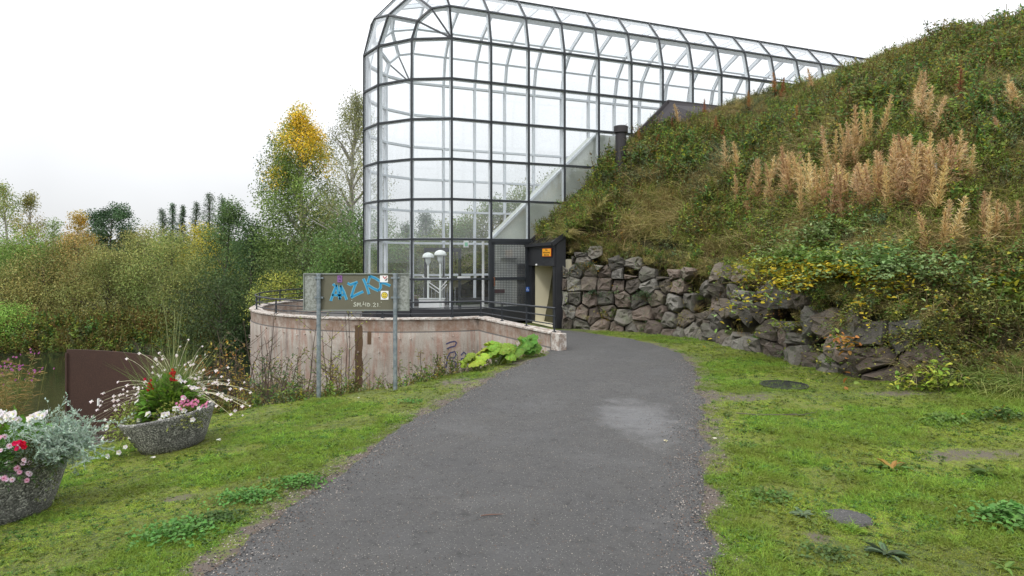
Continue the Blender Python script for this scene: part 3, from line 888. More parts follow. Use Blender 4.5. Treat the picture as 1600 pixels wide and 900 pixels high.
# warning sign
M_yel = simple('sign_yellow', (.80, .36, .015), .5, 0, .04); M_red = simple('sign_red', (.42, .06, .02), .5, 0, .04); M_blackp = simple('black_print', (.012, .012, .012), .5, 0, .03)
sx, sz = B(AP - .2, 1.50), 2.20
sg = empty('warning_sign', (sx.x, sx.y, sz), math.atan2(OUT[1], OUT[0]), 'yellow warning sign with red border on the black portal fascia', 'sign')
SW, SH = .60, .245
MB().box((0, 0, 0), (SW, .012, SH)).build('sign_board', M_red, sg)
MB().box((0, -.008, 0), (SW - .03, .006, SH - .03)).build('sign_face', M_yel, sg)
def text(s, size, loc, mat, parent, name='lettering', rot=(R(90), 0, 0), align='CENTER'):
    cu = bpy.data.curves.new('t', 'FONT'); cu.body = s; cu.size = size; cu.align_x = align; cu.extrude = .001
    o = bpy.data.objects.new('t', cu); C.objects.link(o)
    dg = bpy.context.evaluated_depsgraph_get(); me_ = bpy.data.meshes.new_from_object(o.evaluated_get(dg))
    bpy.data.objects.remove(o)
    me_.materials.clear(); me_.materials.append(mat)
    n = link(name, me_, parent, loc); n.rotation_euler = rot; return n
text('Varo', .080, (0, -.0135, .045), M_blackp, sg)
text('katolta putoavaa', .070, (0, -.0135, -.022), M_blackp, sg)
text('jäätä ja lunta', .070, (0, -.0135, -.090), M_blackp, sg)

# vent pipe on the hill
x, y, z = hit(970, 262, 12)
vp = empty('vent_pipe', (x, y, z - .3), 0, 'dark metal vent pipe with wide cap rising from the scrub', 'vent pipe')
h = 2 - (197 - 405) / 1000 * y - (z - .3); rr_ = y * 8.5 / 1000
M_pipe = simple('brown_black_pipe', (.035, .032, .035), .45, .3, .35, 5, .1)
MB().tube([(0, 0, 0), (0, 0, h - .12)], rr_, 20).build('pipe', M_pipe, vp, False)
MB().lathe([(rr_, h - .24), (rr_ * 1.32, h - .22), (rr_ * 1.32, h - .02), (rr_ * 1.15, h), (.001, h)], n=20).build('cap', M_pipe, vp)

# ------------------------------------------------------------ round terrace wall
def conc():
    t = NT('stained_concrete')
    u = t.attr('u'); h = t.attr('h')
    v = t.n('CombineXYZ'); t.put(v, 0, u); t.put(v, 2, t.math('MULTIPLY', h, .12))
    v2 = t.n('CombineXYZ'); t.put(v2, 0, u); t.put(v2, 2, h)
    st = t.noise(2.2, 5, .75, v.outputs[0]); st2 = t.noise(7, 4, .7, v.outputs[0]); fl = t.noise(3, 6, .7, v2.outputs[0]); fi = t.noise(40, 4, .7, v2.outputs[0])
    c = t.mix(st, (.22, .19, .16), (.42, .385, .34))
    c = t.mix(t.ramp(st2, (.48, 0.), (.62, .7)), c, (.26, .14, .10))
    c = t.mix(t.ramp(t.noise(4.5, 5, .7, v.outputs[0]), (.56, 0.), (.64, .6)), c, (.13, .11, .10))
    c = t.mix(t.ramp(fl, (.5, 0.), (.66, .5)), c, (.50, .45, .40))
    c = t.mix(t.ramp(fi, (.3, .5), (.5, 0.)), c, (.13, .10, .08))
    # upper band: darker brown, worn pale edge on top
    band = t.ramp(h, (.0, 1.), (1., 1.))
    up = t.math('GREATER_THAN', h, -.30)
    c = t.mix(t.math('MULTIPLY', up, t.ramp(t.noise(1.8, 5, .8, v2.outputs[0]), (.38, 0.), (.6, .85))), c, (.16, .095, .06))
    jt = t.math('MULTIPLY', t.math('GREATER_THAN', h, -.325), t.math('LESS_THAN', h, -.295)); c = t.mix(t.math('MULTIPLY', jt, .8), c, (.06, .06, .06))
    # rust stain running down from a spout
    w = t.math('ABSOLUTE', t.math('ADD', t.math('SUBTRACT', u, STAIN_U), t.math('MULTIPLY_ADD', t.noise(3, 4, .7, v2.outputs[0]), .10, -.05)))
    s1_ = t.math('MULTIPLY', t.math('LESS_THAN', w, .10), t.math('LESS_THAN', h, -.15))
    w2 = t.math('ABSOLUTE', t.math('SUBTRACT', u, t.math('SUBTRACT', STAIN_U, -.27)))
    s2_ = t.math('MULTIPLY', t.math('LESS_THAN', w2, .05), t.math('MULTIPLY', t.math('LESS_THAN', h, -.3), t.math('GREATER_THAN', h, -.62)))
    c = t.mix(t.math('MAXIMUM', s1_, s2_), c, (.075, .042, .018))
    t.pbr(c, .85, 0, t.bump(t.math('ADD', fi, fl), .5, .02)); return t.m
arc0, arc1 = R(205 + 0), math.atan2(JO[1] - TC[1], JO[0] - TC[0]) % (2 * math.pi)
angs = np.linspace(R(100), arc1, 70)
wallp = [(TC[0] + TR * math.cos(t_), TC[1] + TR * math.sin(t_)) for t_ in angs] + [tuple(JO + (PIER - JO) * k / 8) for k in range(1, 9)]
wallp = np.array(wallp)
wu = np.r_[0, np.cumsum(np.linalg.norm(np.diff(wallp, axis=0), axis=1))]
# stain position: seen at x=570
k_st = np.argmin(np.abs(wallp[:, 0] / wallp[:, 1] - (-.230)) + (wallp[:, 1] > 19))
STAIN_U = float(wu[k_st])
def ctop(i):
    return .50 if wu[i] <= wu[69] else .50 - .13 * (wu[i] - wu[69]) / (wu[-1] - wu[69])
M_conc = conc()
t = NT('worn_coping'); t.pbr(t.mix(t.ramp(t.noise(8, 6, .75), (.45, 0.), (.55, 1.)), (.55, .52, .48), (.30, .24, .2)), .85, 0, t.bump(t.noise(30, 5), .8, .03)); M_cop = t.m
tw = empty('terrace_wall', (TC[0], TC[1], 0), 0, 'stained pinkish concrete wall curving round the terrace below the glass end', 'wall')
def wall_strip(th0, th1, ztop, zbot, name, mats):
    V, Fq, uu, hh = [], [], [], []
    n = len(wallp)
    tang = np.gradient(wallp, axis=0); tang /= np.linalg.norm(tang, axis=1)[:, None]
    nor = np.c_[tang[:, 1], -tang[:, 0]]
    hs = [0, -.05, -.3, -.33, -.8, -1.4, -2.4]
    for i in range(n):
        top = ztop(i)
        ring = [(th0, zbot)] + [(th0, top)] + [(th1 - .0, top)] + [(th1 + (.0 if dh > -.3 else (-.02 if dh == -.3 else .0)), top + dh) for dh in hs[1:] if top + dh > zbot] + [(th1, zbot)]
        for off, z in ring:
            p = wallp[i] + nor[i] * off
            V.append((p[0] - TC[0], p[1] - TC[1], z)); uu.append(wu[i]); hh.append(z - top)
        k = len(ring)
    for i in range(n - 1):
        for j in range(k - 1):
            Fq.append((i * k + j, i * k + j + 1, (i + 1) * k + j + 1, (i + 1) * k + j))
    me = quads_mesh(name, V, Fq, mats)
    a = me.attributes.new('u', 'FLOAT', 'POINT'); a.data.foreach_set('value', np.array(uu, np.float32))
    a = me.attributes.new('h', 'FLOAT', 'POINT'); a.data.foreach_set('value', np.array(hh, np.float32))
    return link(name, me, tw), nor
_, wnor = wall_strip(-.16, .14, ctop, -2.6, 'wall_face', M_conc)
mb = MB()
for i in range(len(wallp) - 1):
    p, q = wallp[i], wallp[i + 1]
    j = .012 * math.sin(i * 5.3)
    mb.bar((p[0] - TC[0], p[1] - TC[1], ctop(i) + .012 + j * .3), (q[0] - TC[0], q[1] - TC[1], ctop(i + 1) + .012 + j * .3), .34 + j, .035)
mb.build('coping', M_cop, tw)
# broken end pier
mb = MB(); e = (PIER - JO) / np.linalg.norm(PIER - JO)
c0 = PIER + e * .10 - TC
mb.box((c0[0], c0[1], .17), (.30, .22, .42), math.atan2(e[1], e[0])); o = mb.build('end_pier', M_cop, tw)
# ring beam bolts/pegs in the wall face
mb = MB()
for i in range(40):
    k = random.randint(30, len(wallp) - 3); z = ctop(k) - random.choice([.45, .8, 1.15]) + random.uniform(-.03, .03)
    p = wallp[k] + wnor[k] * .14; q = wallp[k] + wnor[k] * .19
    mb.tube([(p[0] - TC[0], p[1] - TC[1], z), (q[0] - TC[0], q[1] - TC[1], z + .01)], .012, 5)
o = mb.build('form_ties', M_cop, tw); o['kind'] = 'stuff'
# dark scribbled tag on the wall face
def on_wall(u, dz, off=.146):
    x = np.interp(u, wu, wallp[:, 0]); y = np.interp(u, wu, wallp[:, 1]); nx_ = np.interp(u, wu, wnor[:, 0]); ny_ = np.interp(u, wu, wnor[:, 1])
    return Vector((x + nx_ * off - TC[0], y + ny_ * off - TC[1], .5 + dz))
def ribbon(mb, pts, w, nrm_):
    """flat painted stroke through 3-D points"""
    pts = [Vector(p) for p in pts]; vs = []
    for i, p in enumerate(pts):
        t_ = (pts[min(i + 1, len(pts) - 1)] - pts[max(i - 1, 0)]).normalized(); s_ = t_.cross(nrm_).normalized() * w / 2
        vs += [p - s_, p + s_]
    mb.add(vs, [(2 * i, 2 * i + 1, 2 * i + 3, 2 * i + 2) for i in range(len(pts) - 1)])
M_tag = simple('dark_blue_paint', (.035, .04, .11), .6, 0, .1)
ug = np.interp(-.097, (wallp[:, 0] / wallp[:, 1])[45:], wu[45:])
mb = MB()
for st_ in ([(-.12, -.62), (-.02, -.58), (.10, -.56), (.14, -.60), (.10, -.68), (.0, -.70), (-.10, -.74)],
           [(-.13, -1.25), (-.08, -.95), (-.02, -.84), (.10, -.82), (.13, -.90), (.08, -.98), (-.02, -.96), (-.03, -1.04), (.08, -1.06), (.13, -1.12), (.10, -1.22), (.0, -1.26)],
           [(.25, -.92), (.32, -.84), (.38, -.90), (.34, -1.0), (.26, -1.0), (.25, -1.12), (.34, -1.08)]):
    q = []
    for (a, b) in zip(st_[:-1], st_[1:]):
        for s_ in (0, .5): q.append((a[0] + (b[0] - a[0]) * s_, a[1] + (b[1] - a[1]) * s_))
    q.append(st_[-1])
    ribbon(mb, [on_wall(ug + a, b) for a, b in q], .030, Vector((.1, -1, 0)))
o = mb.build('graffiti', M_tag, tw); o['label'] = 'dark blue looping spray tag'
# terrace paving
poly = [Vector((p[0], p[1], .0)) for p in wallp] + [Vector((1.1, 14.6, 0)), B(AP - .1, 1.9, 0), B(AP, .1, 0), B(0, -.2, 0), B(-1.2, -D * .6, 0)]
t = NT('terrace_paving'); t.pbr(t.mix(t.noise(14, 5, .7), (.05, .05, .05), (.13, .125, .12)), .75, 0, t.bump(t.noise(60, 4), .5, .01))
mb = MB(); c = Vector((-2.0, 19.0, .03)); vs = [c] + [Vector((p.x, p.y, .03)) for p in poly[:70]] + [B(0.6, 0.0, .03), B(0, -.3, .03), B(-2.0, -D * .8, .03)]
n = len(vs); mb.add(vs, [(0, i, i + 1) for i in range(1, n - 1)] + [(0, n - 1, 1)])
n = len(vs); mb.add([v - Vector((0, 0, .15)) for v in vs], [(0, i + 1, i) for i in range(1, n - 1)])
tag(mb.build('terrace_paving', t.m), 'dark paving of the round terrace', kind='structure')

# railing round the terrace
rl = empty('terrace_railing', (TC[0], TC[1], .5), 0, 'low dark three-bar railing on top of the curved terrace wall', 'railing')
i0 = 18
RT = .92
for z, nm, rad in ((RT, 'top_rail', .022), (RT - .15, 'middle_rail', .014), (RT - .29, 'lower_rail', .014)):
    # the lower bars follow the sloping coping on the straight run
    pts = []
    for i in range(i0, len(wallp)):
        f = max(0, (wu[i] - wu[69]) / (wu[-1] - wu[69]))
        zz = z - (0 if nm == 'top_rail' else (.03 if nm == 'middle_rail' else .07) * f)
        pts.append((wallp[i][0] - TC[0], wallp[i][1] - TC[1], zz - .5))
    MB().tube(pts, rad, 8).build(nm, M_frame, rl, True)
for u_ in list(np.arange(wu[i0], wu[69] - .5, 1.75)) + [wu[69], wu[69] + .93, wu[69] + 1.9, wu[-1] - .03]:
    x = np.interp(u_, wu, wallp[:, 0]) - TC[0]; y = np.interp(u_, wu, wallp[:, 1]) - TC[1]; zc = float(np.interp(u_, wu, [ctop(i) for i in range(len(wallp))]))
    mb = MB(); mb.box((0, 0, (zc + RT) / 2 - .5), (.035, .035, RT - zc + .02), 0); mb.box((0, 0, zc - .5 + .035), (.09, .09, .012)); o = mb.build('post', M_frame, rl); o.location = (x, y, 0)

# ------------------------------------------------------------ information board seen from behind
bx, by, bz = hit(498, 610, 6); cx, cy, cz = hit(617, 599, 6)
by = cy = 10.3; bx = (498 - 800) / 1000 * by; cx = (617.5 - 800) / 1000 * by
zt_, zb2 = 2 - (428.5 - 405) / 1000 * by, 2 - (484.5 - 405) / 1000 * by
xl_, xr_ = (474 - 800) / 1000 * by, (638 - 800) / 1000 * by
sb = empty('notice_board', ((bx + cx) / 2, by, 0), 0, 'olive sheet-metal notice board on two steel posts, spray-painted blue', 'sign')
ox = (bx + cx) / 2
t = NT('galvanised'); t.pbr(t.mix(t.ramp(t.noise(12, 6, .7), (.4, 0.), (.6, 1.)), (.20, .24, .27), (.34, .38, .41)), .42, .6, t.bump(t.noise(60, 3), .1, .005)); M_galv = t.m
t = NT('olive_sheet')
sepx = t.n('SeparateXYZ'); tcn = t.n('TexCoord'); t.put(sepx, 0, tcn.outputs['Object'])
olive = t.mix(t.noise(3, 5, .6), (.105, .10, .07), (.15, .142, .10))
grey = t.mix(t.ramp(t.noise(22, 6, .75, tcn.outputs['Object']), (.42, 0.), (.56, 1.)), (.17, .18, .16), (.32, .34, .32))
ex_ = t.math('ADD', t.math('ABSOLUTE', t.math('ADD', sepx.outputs[0], .025)), t.math('MULTIPLY_ADD', t.noise(6, 4, .6, tcn.outputs['Object']), .06, -.03))
c = t.mix(t.math('GREATER_THAN', ex_, .60), olive, grey)
t.pbr(c, .55, .1, t.bump(t.noise(40, 4), .1, .01)); M_ol = t.m
bw = xr_ - xl_; bc = (xl_ + xr_) / 2 - ox
mb = MB(); mb.box((bc, .05, (zt_ + zb2) / 2), (bw, .02, zt_ - zb2))
o = mb.build('panel', M_ol, sb)
mb = MB(); mb.box((bc, .045, zt_ + .006), (bw + .02, .045, .018)); mb.box((bc, .045, zb2 - .006), (bw + .02, .045, .018)); mb.box((bc - bw / 2 - .004, .045, (zt_ + zb2) / 2), (.014, .045, zt_ - zb2)); mb.box((bc + bw / 2 + .004, .045, (zt_ + zb2) / 2), (.014, .045, zt_ - zb2))
mb.build('panel_edge', simple('edge_grey', (.2, .22, .2)), sb)
for x in (bx - ox, cx - ox):
    g = float(ground(x + ox, by))
    mb = MB(); mb.tube([(x, 0, g - .15), (x, 0, zt_ - .01)], .034, 18); mb.build('post', M_galv, sb, False)
    MB().lathe([(.001, 0), (.04, 0), (.04, -.035), (.035, -.035)], (x, 0, zt_ + .015), 16).build('post_cap', M_galv, sb)
    for z in (zt_ - .06, zb2 + .20):
        mb = MB(); mb.lathe([(.036, -.014), (.043, -.014), (.043, .014), (.036, .014)], (x, 0, z), 16); mb.box((x - .055, .012, z), (.03, .02, .028)); mb.box((x + .055, .012, z), (.03, .02, .028)); mb.box((x, .035, z), (.14, .012, .028)); mb.build('clamp', M_galv, sb)
# board drawing helper: zoomed pixel (1600x674 crop at 460,420, scale 8.42) to board plane
def bp(u, v, off=.036):
    px = 460 + u / 8.42; py = 420 + v / 8.42
    return Vector(((px - 800) / 1000 * by - ox, off, 2 - (py - 405) / 1000 * by))
M_blue = simple('blue_spray', (.015, .24, .48), .6, 0, .2, 12); M_blue2 = simple('light_blue_overspray', (.16, .38, .46), .7, 0, .2, 12); M_chalk = simple('white_marker', (.62, .64, .55), .7, 0, .05)
FN = Vector((0, -1, 0))
strokes = [[(470, 425), (500, 330), (545, 215)], [(545, 215), (565, 300), (590, 405)], [(485, 345), (570, 350), (640, 345)], [(590, 405), (600, 320), (600, 220)], [(600, 220), (640, 300), (680, 410)],
           [(500, 200), (520, 225)], [(690, 190), (730, 210), (770, 195), (825, 175)], [(800, 190), (775, 260), (740, 370)], [(735, 380), (800, 345), (900, 300)],
           [(900, 130), (930, 200), (955, 270), (975, 335)], [(960, 190), (985, 95)], [(985, 95), (1060, 125), (1120, 165)], [(960, 215), (1030, 260), (1100, 290)], [(1100, 290), (1130, 245), (1125, 180)], [(1125, 180), (1190, 195), (1255, 225)]]
g1, g2 = MB(), MB()
for st_ in strokes:
    q = []
    for a, b in zip(st_[:-1], st_[1:]):
        for s_ in np.linspace(0, 1, 4)[:-1]: q.append((a[0] + (b[0] - a[0]) * s_, a[1] + (b[1] - a[1]) * s_))
    q.append(st_[-1])
    ribbon(g2, [bp(u, v, .0385) for u, v in q], .048, FN)
    ribbon(g1, [bp(u, v, .036) for u, v in q], .028, FN)
# keep stacked strokes apart
g2.build('graffiti_overspray', M_blue2, sb)
o = g1.build('graffiti', M_blue, sb); o['label'] = 'blue sprayed capital letters'
g3 = MB()
let = {"q": [[(0, 0), (.3, .3)]],
       "S": [[(.8, .1), (.4, 0), (.1, .25), (.7, .6), (.8, .85), (.4, 1), (0, .9)]],
       "P": [[(.1, 1), (.1, 0)], [(.1, .05), (.8, .15), (.8, .45), (.1, .6)]],
       "L": [[(.1, 0), (.05, 1), (.8, .9)]], "A": [[(0, 1), (.3, .15), (.7, 1)], [(.1, .7), (.6, .7)], [(.2, -.15), (.4, -.25), (.45, -.1), (.25, -.08)]],
       "I": [[(.3, 0), (.3, 1)], [(.3, 1.0), (.3, 1.02)]], "D": [[(.1, 0), (.1, 1), (.7, .8), (.8, .4), (.1, 0)]],
       ".": [[(.2, .95), (.35, 1)]], "2": [[(.1, .2), (.5, 0), (.8, .25), (.1, 1), (.9, .95)]], "1": [[(.2, .2), (.45, 0), (.45, 1)]]}
xx = 745
for ch, w_, y0, h_ in (('q', 22, 415, 22), ('S', 42, 445, 50), ('P', 36, 450, 50), ('L', 34, 445, 50), ('A', 30, 445, 34), ('I', 26, 445, 50), ('D', 40, 450, 50), ('.', 22, 450, 50), ('2', 48, 450, 52), ('1', 36, 450, 52), ('.', 16, 450, 50), ('q', 20, 445, -20)):
    for st_ in let[ch]: ribbon(g3, [bp(xx + u * w_, y0 + v * h_, .0355) for u, v in st_], .0095, FN)
    xx += w_ * .98 + 4
o = g3.build('marker_text', M_chalk, sb); o['label'] = "white handwritten 'SPLÅID.21'"
def stick(u0, v0, u1, v1, m, name, lab, off=.034):
    a, b = bp(u0, v0, off), bp(u1, v1, off)
    mb = MB(); mb.box(((a.x + b.x) / 2, off, (a.z + b.z) / 2), (b.x - a.x, .002, a.z - b.z)); o = mb.build(name, m, sb); o['label'] = lab; return o
s_ = stick(557, 88, 622, 180, simple('purple_sticker', (.22, .10, .28), .5), 'sticker', 'small purple sticker')
mb = MB()
ribbon(mb, [bp(570, 110, .032), bp(600, 105, .032), bp(605, 125, .032)], .012, FN); ribbon(mb, [bp(575, 150, .032), bp(605, 155, .032)], .014, FN); mb.build('sticker_print', simple('dark_purple', (.06, .02, .09)), s_)
s_ = stick(1120, 88, 1225, 178, M_whitep, 'sticker', 'white sticker with red and black mark')
mb = MB(); ribbon(mb, [bp(1160, 100, .032), bp(1185, 130, .032), bp(1210, 100, .032)], .018, FN); mb.build('sticker_print', simple('red_print', (.4, .02, .03)), s_)
mb = MB(); ribbon(mb, [bp(1185, 148, .031), bp(1205, 150, .031), bp(1215, 125, .031)], .016, FN); mb.build('sticker_print', M_blackp, s_)
s_ = stick(1130, 292, 1232, 408, M_whitep, 'sticker', 'white square sticker with yellow smiling face')
def disc(mb, u, v, r, off, n=20):
    c = bp(u, v, off); rr = r / 8420 * by; mb.add([c] + [c + Vector((rr * math.cos(k * 2 * math.pi / n), 0, rr * math.sin(k * 2 * math.pi / n))) for k in range(n)], [(0, 1 + (k + 1) % n, 1 + k) for k in range(n)])
mb = MB(); disc(mb, 1180, 350, 44, .0322); mb.build('sticker_print', M_blackp, s_)
mb = MB(); disc(mb, 1180, 350, 38, .0316); mb.build('sticker_print', simple('smile_yellow', (.65, .50, .06)), s_)
mb = MB(); disc(mb, 1166, 340, 5, .031, 8); disc(mb, 1194, 340, 5, .031, 8); ribbon(mb, [bp(1180 + 22 * math.cos(a), 352 + 20 * math.sin(a), .031) for a in np.linspace(.4, 2.74, 8)], .006, FN); mb.build('sticker_print', M_blackp, s_)
# ------------------------------------------------------------ dry-stone wall at the foot of the hill
def stone_mat(name, a, b, lich):
    t = NT(name); oi = t.n('ObjectInfo')
    v = t.n('VectorMath', {'operation': 'ADD'}); t.put(v, 0, t.pos()); t.put(v, 1, oi.outputs['Random'])
    n1 = t.noise(5, 6, .7, v.outputs[0], .8); n2 = t.noise(28, 5, .75, v.outputs[0]); n3 = t.noise(90, 3, .7, v.outputs[0])
    st = t.n('Mapping', Scale=(6, 6, 22)); t.put(st, 0, v.outputs[0]); ns = t.noise(1.2, 5, .7, st.outputs[0])
    c = t.mix(n1, a, b)
    c = t.mix(t.ramp(ns, (.45, 0.), (.62, .5)), c, (.30, .26, .235))
    c = t.mix(t.ramp(n2, (.30, .7), (.46, 0.)), c, tuple(x * .4 for x in a))
    c = t.mix(t.ramp(t.noise(3.2, 6, .8, v.outputs[0]), (.52, 0.), (.62, .65)), c, lich)
    hs = t.n('HueSaturation'); t.put(hs, 'Color', c); t.put(hs, 'Value', t.math('MULTIPLY_ADD', oi.outputs['Random'], .50, .29))
    h = t.math('ADD', t.math('MULTIPLY', n2, .5), t.math('ADD', t.math('MULTIPLY', n3, .15), t.math('MULTIPLY', ns, .5)))
    t.pbr(hs.outputs[0], .82, 0, t.bump(h, 1.0, .05)); return t.m
SM = [stone_mat('granite_grey', (.155, .145, .12), (.30, .28, .235), (.21, .23, .15)), stone_mat('granite_pink', (.21, .155, .12), (.36, .28, .225), (.25, .25, .18)), stone_mat('granite_brown', (.13, .105, .08), (.27, .225, .17), (.15, .16, .06)), stone_mat('granite_pale', (.22, .215, .19), (.40, .385, .34), (.24, .26, .17))]
def clip(poly, px, py, nx, ny):
    out = []
    for i in range(len(poly)):
        a, b = poly[i], poly[(i + 1) % len(poly)]
        da = (a[0] - px) * nx + (a[1] - py) * ny; db = (b[0] - px) * nx + (b[1] - py) * ny
        if da <= 0: out.append(a)
        if (da < 0) != (db < 0) and da != db:
            t_ = da / (da - db); out.append((a[0] + (b[0] - a[0]) * t_, a[1] + (b[1] - a[1]) * t_))
    return out
SL = float(FL[9]) + .2
def footpt(s):
    i = int(np.clip(np.searchsorted(FL, s) - 1, 0, len(FL) - 2)); e = FOOT[i + 1] - FOOT[i]; L = np.linalg.norm(e)
    p = np.array([np.interp(s, FL, FOOT[:, 0]), np.interp(s, FL, FOOT[:, 1])])
    # smoothed normal (pointing out of the hill)
    s2 = min(s + .5, FL[-1]); s0 = max(s - .5, FL[1])
    e = np.array([np.interp(s2, FL, FOOT[:, 0]) - np.interp(s0, FL, FOOT[:, 0]), np.interp(s2, FL, FOOT[:, 1]) - np.interp(s0, FL, FOOT[:, 1])])
    e /= np.linalg.norm(e); return p, e, np.array([e[1], -e[0]])
rw = empty('stone_retaining_wall', (4.8, 16.0, 0), 0, 'rough dry-stone retaining wall of grey and pink boulders under the hill', 'stone wall')
S0 = float(FL[2]) - .08
rr = random.Random(5)
sites = []
z = -.1; ri = 0
while z < 3.4:
    hrow = rr.uniform(.27, .42); s = S0 - rr.uniform(0, .4)
    while s < SL + .2:
        w = rr.uniform(.30, .62)
        T = float(np.interp(s, FL, TOPH))
        big = 1.3 if s > FL[5] else 1.
        if z < T + .6: sites.append((s + w * big / 2 + rr.uniform(-.05, .05), z + hrow / 2 + rr.uniform(-.10, .10)))
        s += w * big
    z += hrow
ns = 0
for (s, z) in sites:
    poly = [(s - .55, z - .45), (s + .55, z - .45), (s + .55, z + .45), (s - .55, z + .45)]
    for (s2, z2) in sites:
        if (s2, z2) == (s, z) or abs(s2 - s) > 1.5 or abs(z2 - z) > 1.1: continue
        poly = clip(poly, (s + s2) / 2, (z + z2) / 2, s2 - s, z2 - z)
        if len(poly) < 3: break
    if len(poly) < 3: continue
    T = float(np.interp(s, FL, TOPH))
    T = float(np.interp(s, FL, TOPH)); poly = clip(poly, 0, -.12, 0, -1); poly = clip(poly, 0, T + .10 + rr.uniform(-.12, .08), rr.uniform(-.2, .2), 1); poly = clip(poly, S0 - .03 if z < 1.9 else S0 + .25, 0, -1, 0)
    if len(poly) < 3: continue
    cx_ = sum(p[0] for p in poly) / len(poly); cz_ = sum(p[1] for p in poly) / len(poly)
    rad = math.sqrt(max(1e-4, sum((p[0] - cx_) ** 2 + (p[1] - cz_) ** 2 for p in poly) / len(poly)))
    if rad < .07 or cz_ > T - .02: continue
    # outline: corners and jittered edge midpoints
    ol = []
    for i in range(len(poly)):
        a, b = poly[i], poly[(i + 1) % len(poly)]
        if math.dist(a, b) < .03: continue
        ol.append(a)
        if math.dist(a, b) > .16: ol.append(((a[0] + b[0]) / 2 + rr.uniform(-.015, .015), (a[1] + b[1]) / 2 + rr.uniform(-.015, .015)))
    shr = rr.uniform(.92, .99)
    ol = [(cx_ + (p[0] - cx_) * shr * rr.uniform(.93, 1.01), cz_ + (p[1] - cz_) * shr * rr.uniform(.93, 1.01)) for p in ol]
    n = len(ol)
    pr_ = rr.uniform(.02, .16); tx, tz = rr.uniform(-.45, .45), rr.uniform(-.5, .3)
    fp, e, nn = footpt(s)
    Cc = fp + e * (cx_ - s); base_off = .10 - .14 * max(cz_, 0) + 0
    V = []
    rings = [(.72, -.40, .02), (.98, -.10, .015), (1.0, pr_ * .35, .03), (.84, pr_ * .95, .035), (.42, pr_ * 1.0, .045)]
    def put(u, zz, d): V.append((Cc[0] + e[0] * (u - cx_) + nn[0] * (base_off + d) - 4.8, Cc[1] + e[1] * (u - cx_) + nn[1] * (base_off + d) - 16.0, zz))
    ph = rr.uniform(0, 6)
    for (sc, dep, jt) in rings:
        for k, p in enumerate(ol):
            u = cx_ + (p[0] - cx_) * sc; zz = cz_ + (p[1] - cz_) * sc
            d = dep + (tx * (u - cx_) + tz * (zz - cz_)) * (1 if dep > -.2 else 0) + rr.uniform(-jt, jt) + .02 * math.sin(k * 2.1 + ph)
            put(u + rr.uniform(-jt, jt) * .4, zz + rr.uniform(-jt, jt) * .4, d)
    put(cx_ + rr.uniform(-.04, .04), cz_ + rr.uniform(-.03, .03), pr_ * rr.uniform(.95, 1.35))
    Fc = []
    for i in range(len(rings) - 1):
        for k in range(n):
            a, b, c_, d_ = i * n + k, i * n + (k + 1) % n, (i + 1) * n + (k + 1) % n, (i + 1) * n + k
            Fc += [(a, b, c_), (a, c_, d_)] if rr.random() < .5 else [(a, b, d_), (b, c_, d_)]
    for k in range(n): Fc.append(((len(rings) - 1) * n + k, (len(rings) - 1) * n + (k + 1) % n, len(rings) * n))
    me = bpy.data.meshes.new('stone'); me.from_pydata(V, [], Fc)
    wts = (4, 5, 3, 2) if s < FL[4] else (5, 3, 3, 3)
    me.materials.append(rr.choices(SM, wts)[0]); me.update(); link('stone', me, rw); ns += 1
print('stones', ns)
# rusty steel sheet by the river
t = NT('rusty_steel')
n1 = t.noise(3, 6, .7); n2 = t.noise(60, 4, .8)
c = t.mix(n1, (.030, .014, .011), (.062, .028, .020)); c = t.mix(t.ramp(n2, (.45, 0.), (.7, .5)), c, (.09, .045, .03))
t.pbr(c, .75, .1, t.bump(n2, .4, .01)); M_rust = t.m
YR = 9.3
rs = empty('steel_sheet', (-5.9, YR, -.7), 0, 'rust-brown curved steel sheet standing by the river behind the flowers', 'steel screen')
mb = MB(); n = 16
xa, xb = (104 - 800) / 1000 * YR + 5.9, (262 - 800) / 1000 * YR + 5.9
front, back = [], []
for i in range(n + 1):
    f = i / n; x = xa + (xb - xa) * f; y = .35 * math.sin(math.pi * f * .9) * .5
    zt = 2 - (546 + 17 * f ** 1.2 - 405) / 1000 * YR + .7; zb3 = 2 - (668 - 405) / 1000 * YR + .7 - .12
    front += [(x, y, zb3), (x, y, zt)]; back += [(x, y + .02, zb3), (x, y + .02, zt)]
m_ = len(front); fs = []
for i in range(n):
    a = 2 * i; fs += [(a, a + 2, a + 3, a + 1), (m_ + a, m_ + a + 1, m_ + a + 3, m_ + a + 2), (a + 1, a + 3, m_ + a + 3, m_ + a + 1)]
fs += [(0, 1, m_ + 1, m_), (m_ - 2, 2 * m_ - 2, 2 * m_ - 1, m_ - 1)]
mb.add(front + back, fs); mb.build('plate', M_rust, rs)
mb = MB(); mb.box((xa + .45, .02, .62), (.018, .03, .10)); mb.build('latch_slot', M_whitep, rs)
mb = MB(); mb.tube([(xa + .005, -.01, .0), (xa + .005, -.01, 2 - .142 * YR + .66)], .016, 6); mb.build('edge_bead', M_rust, rs)
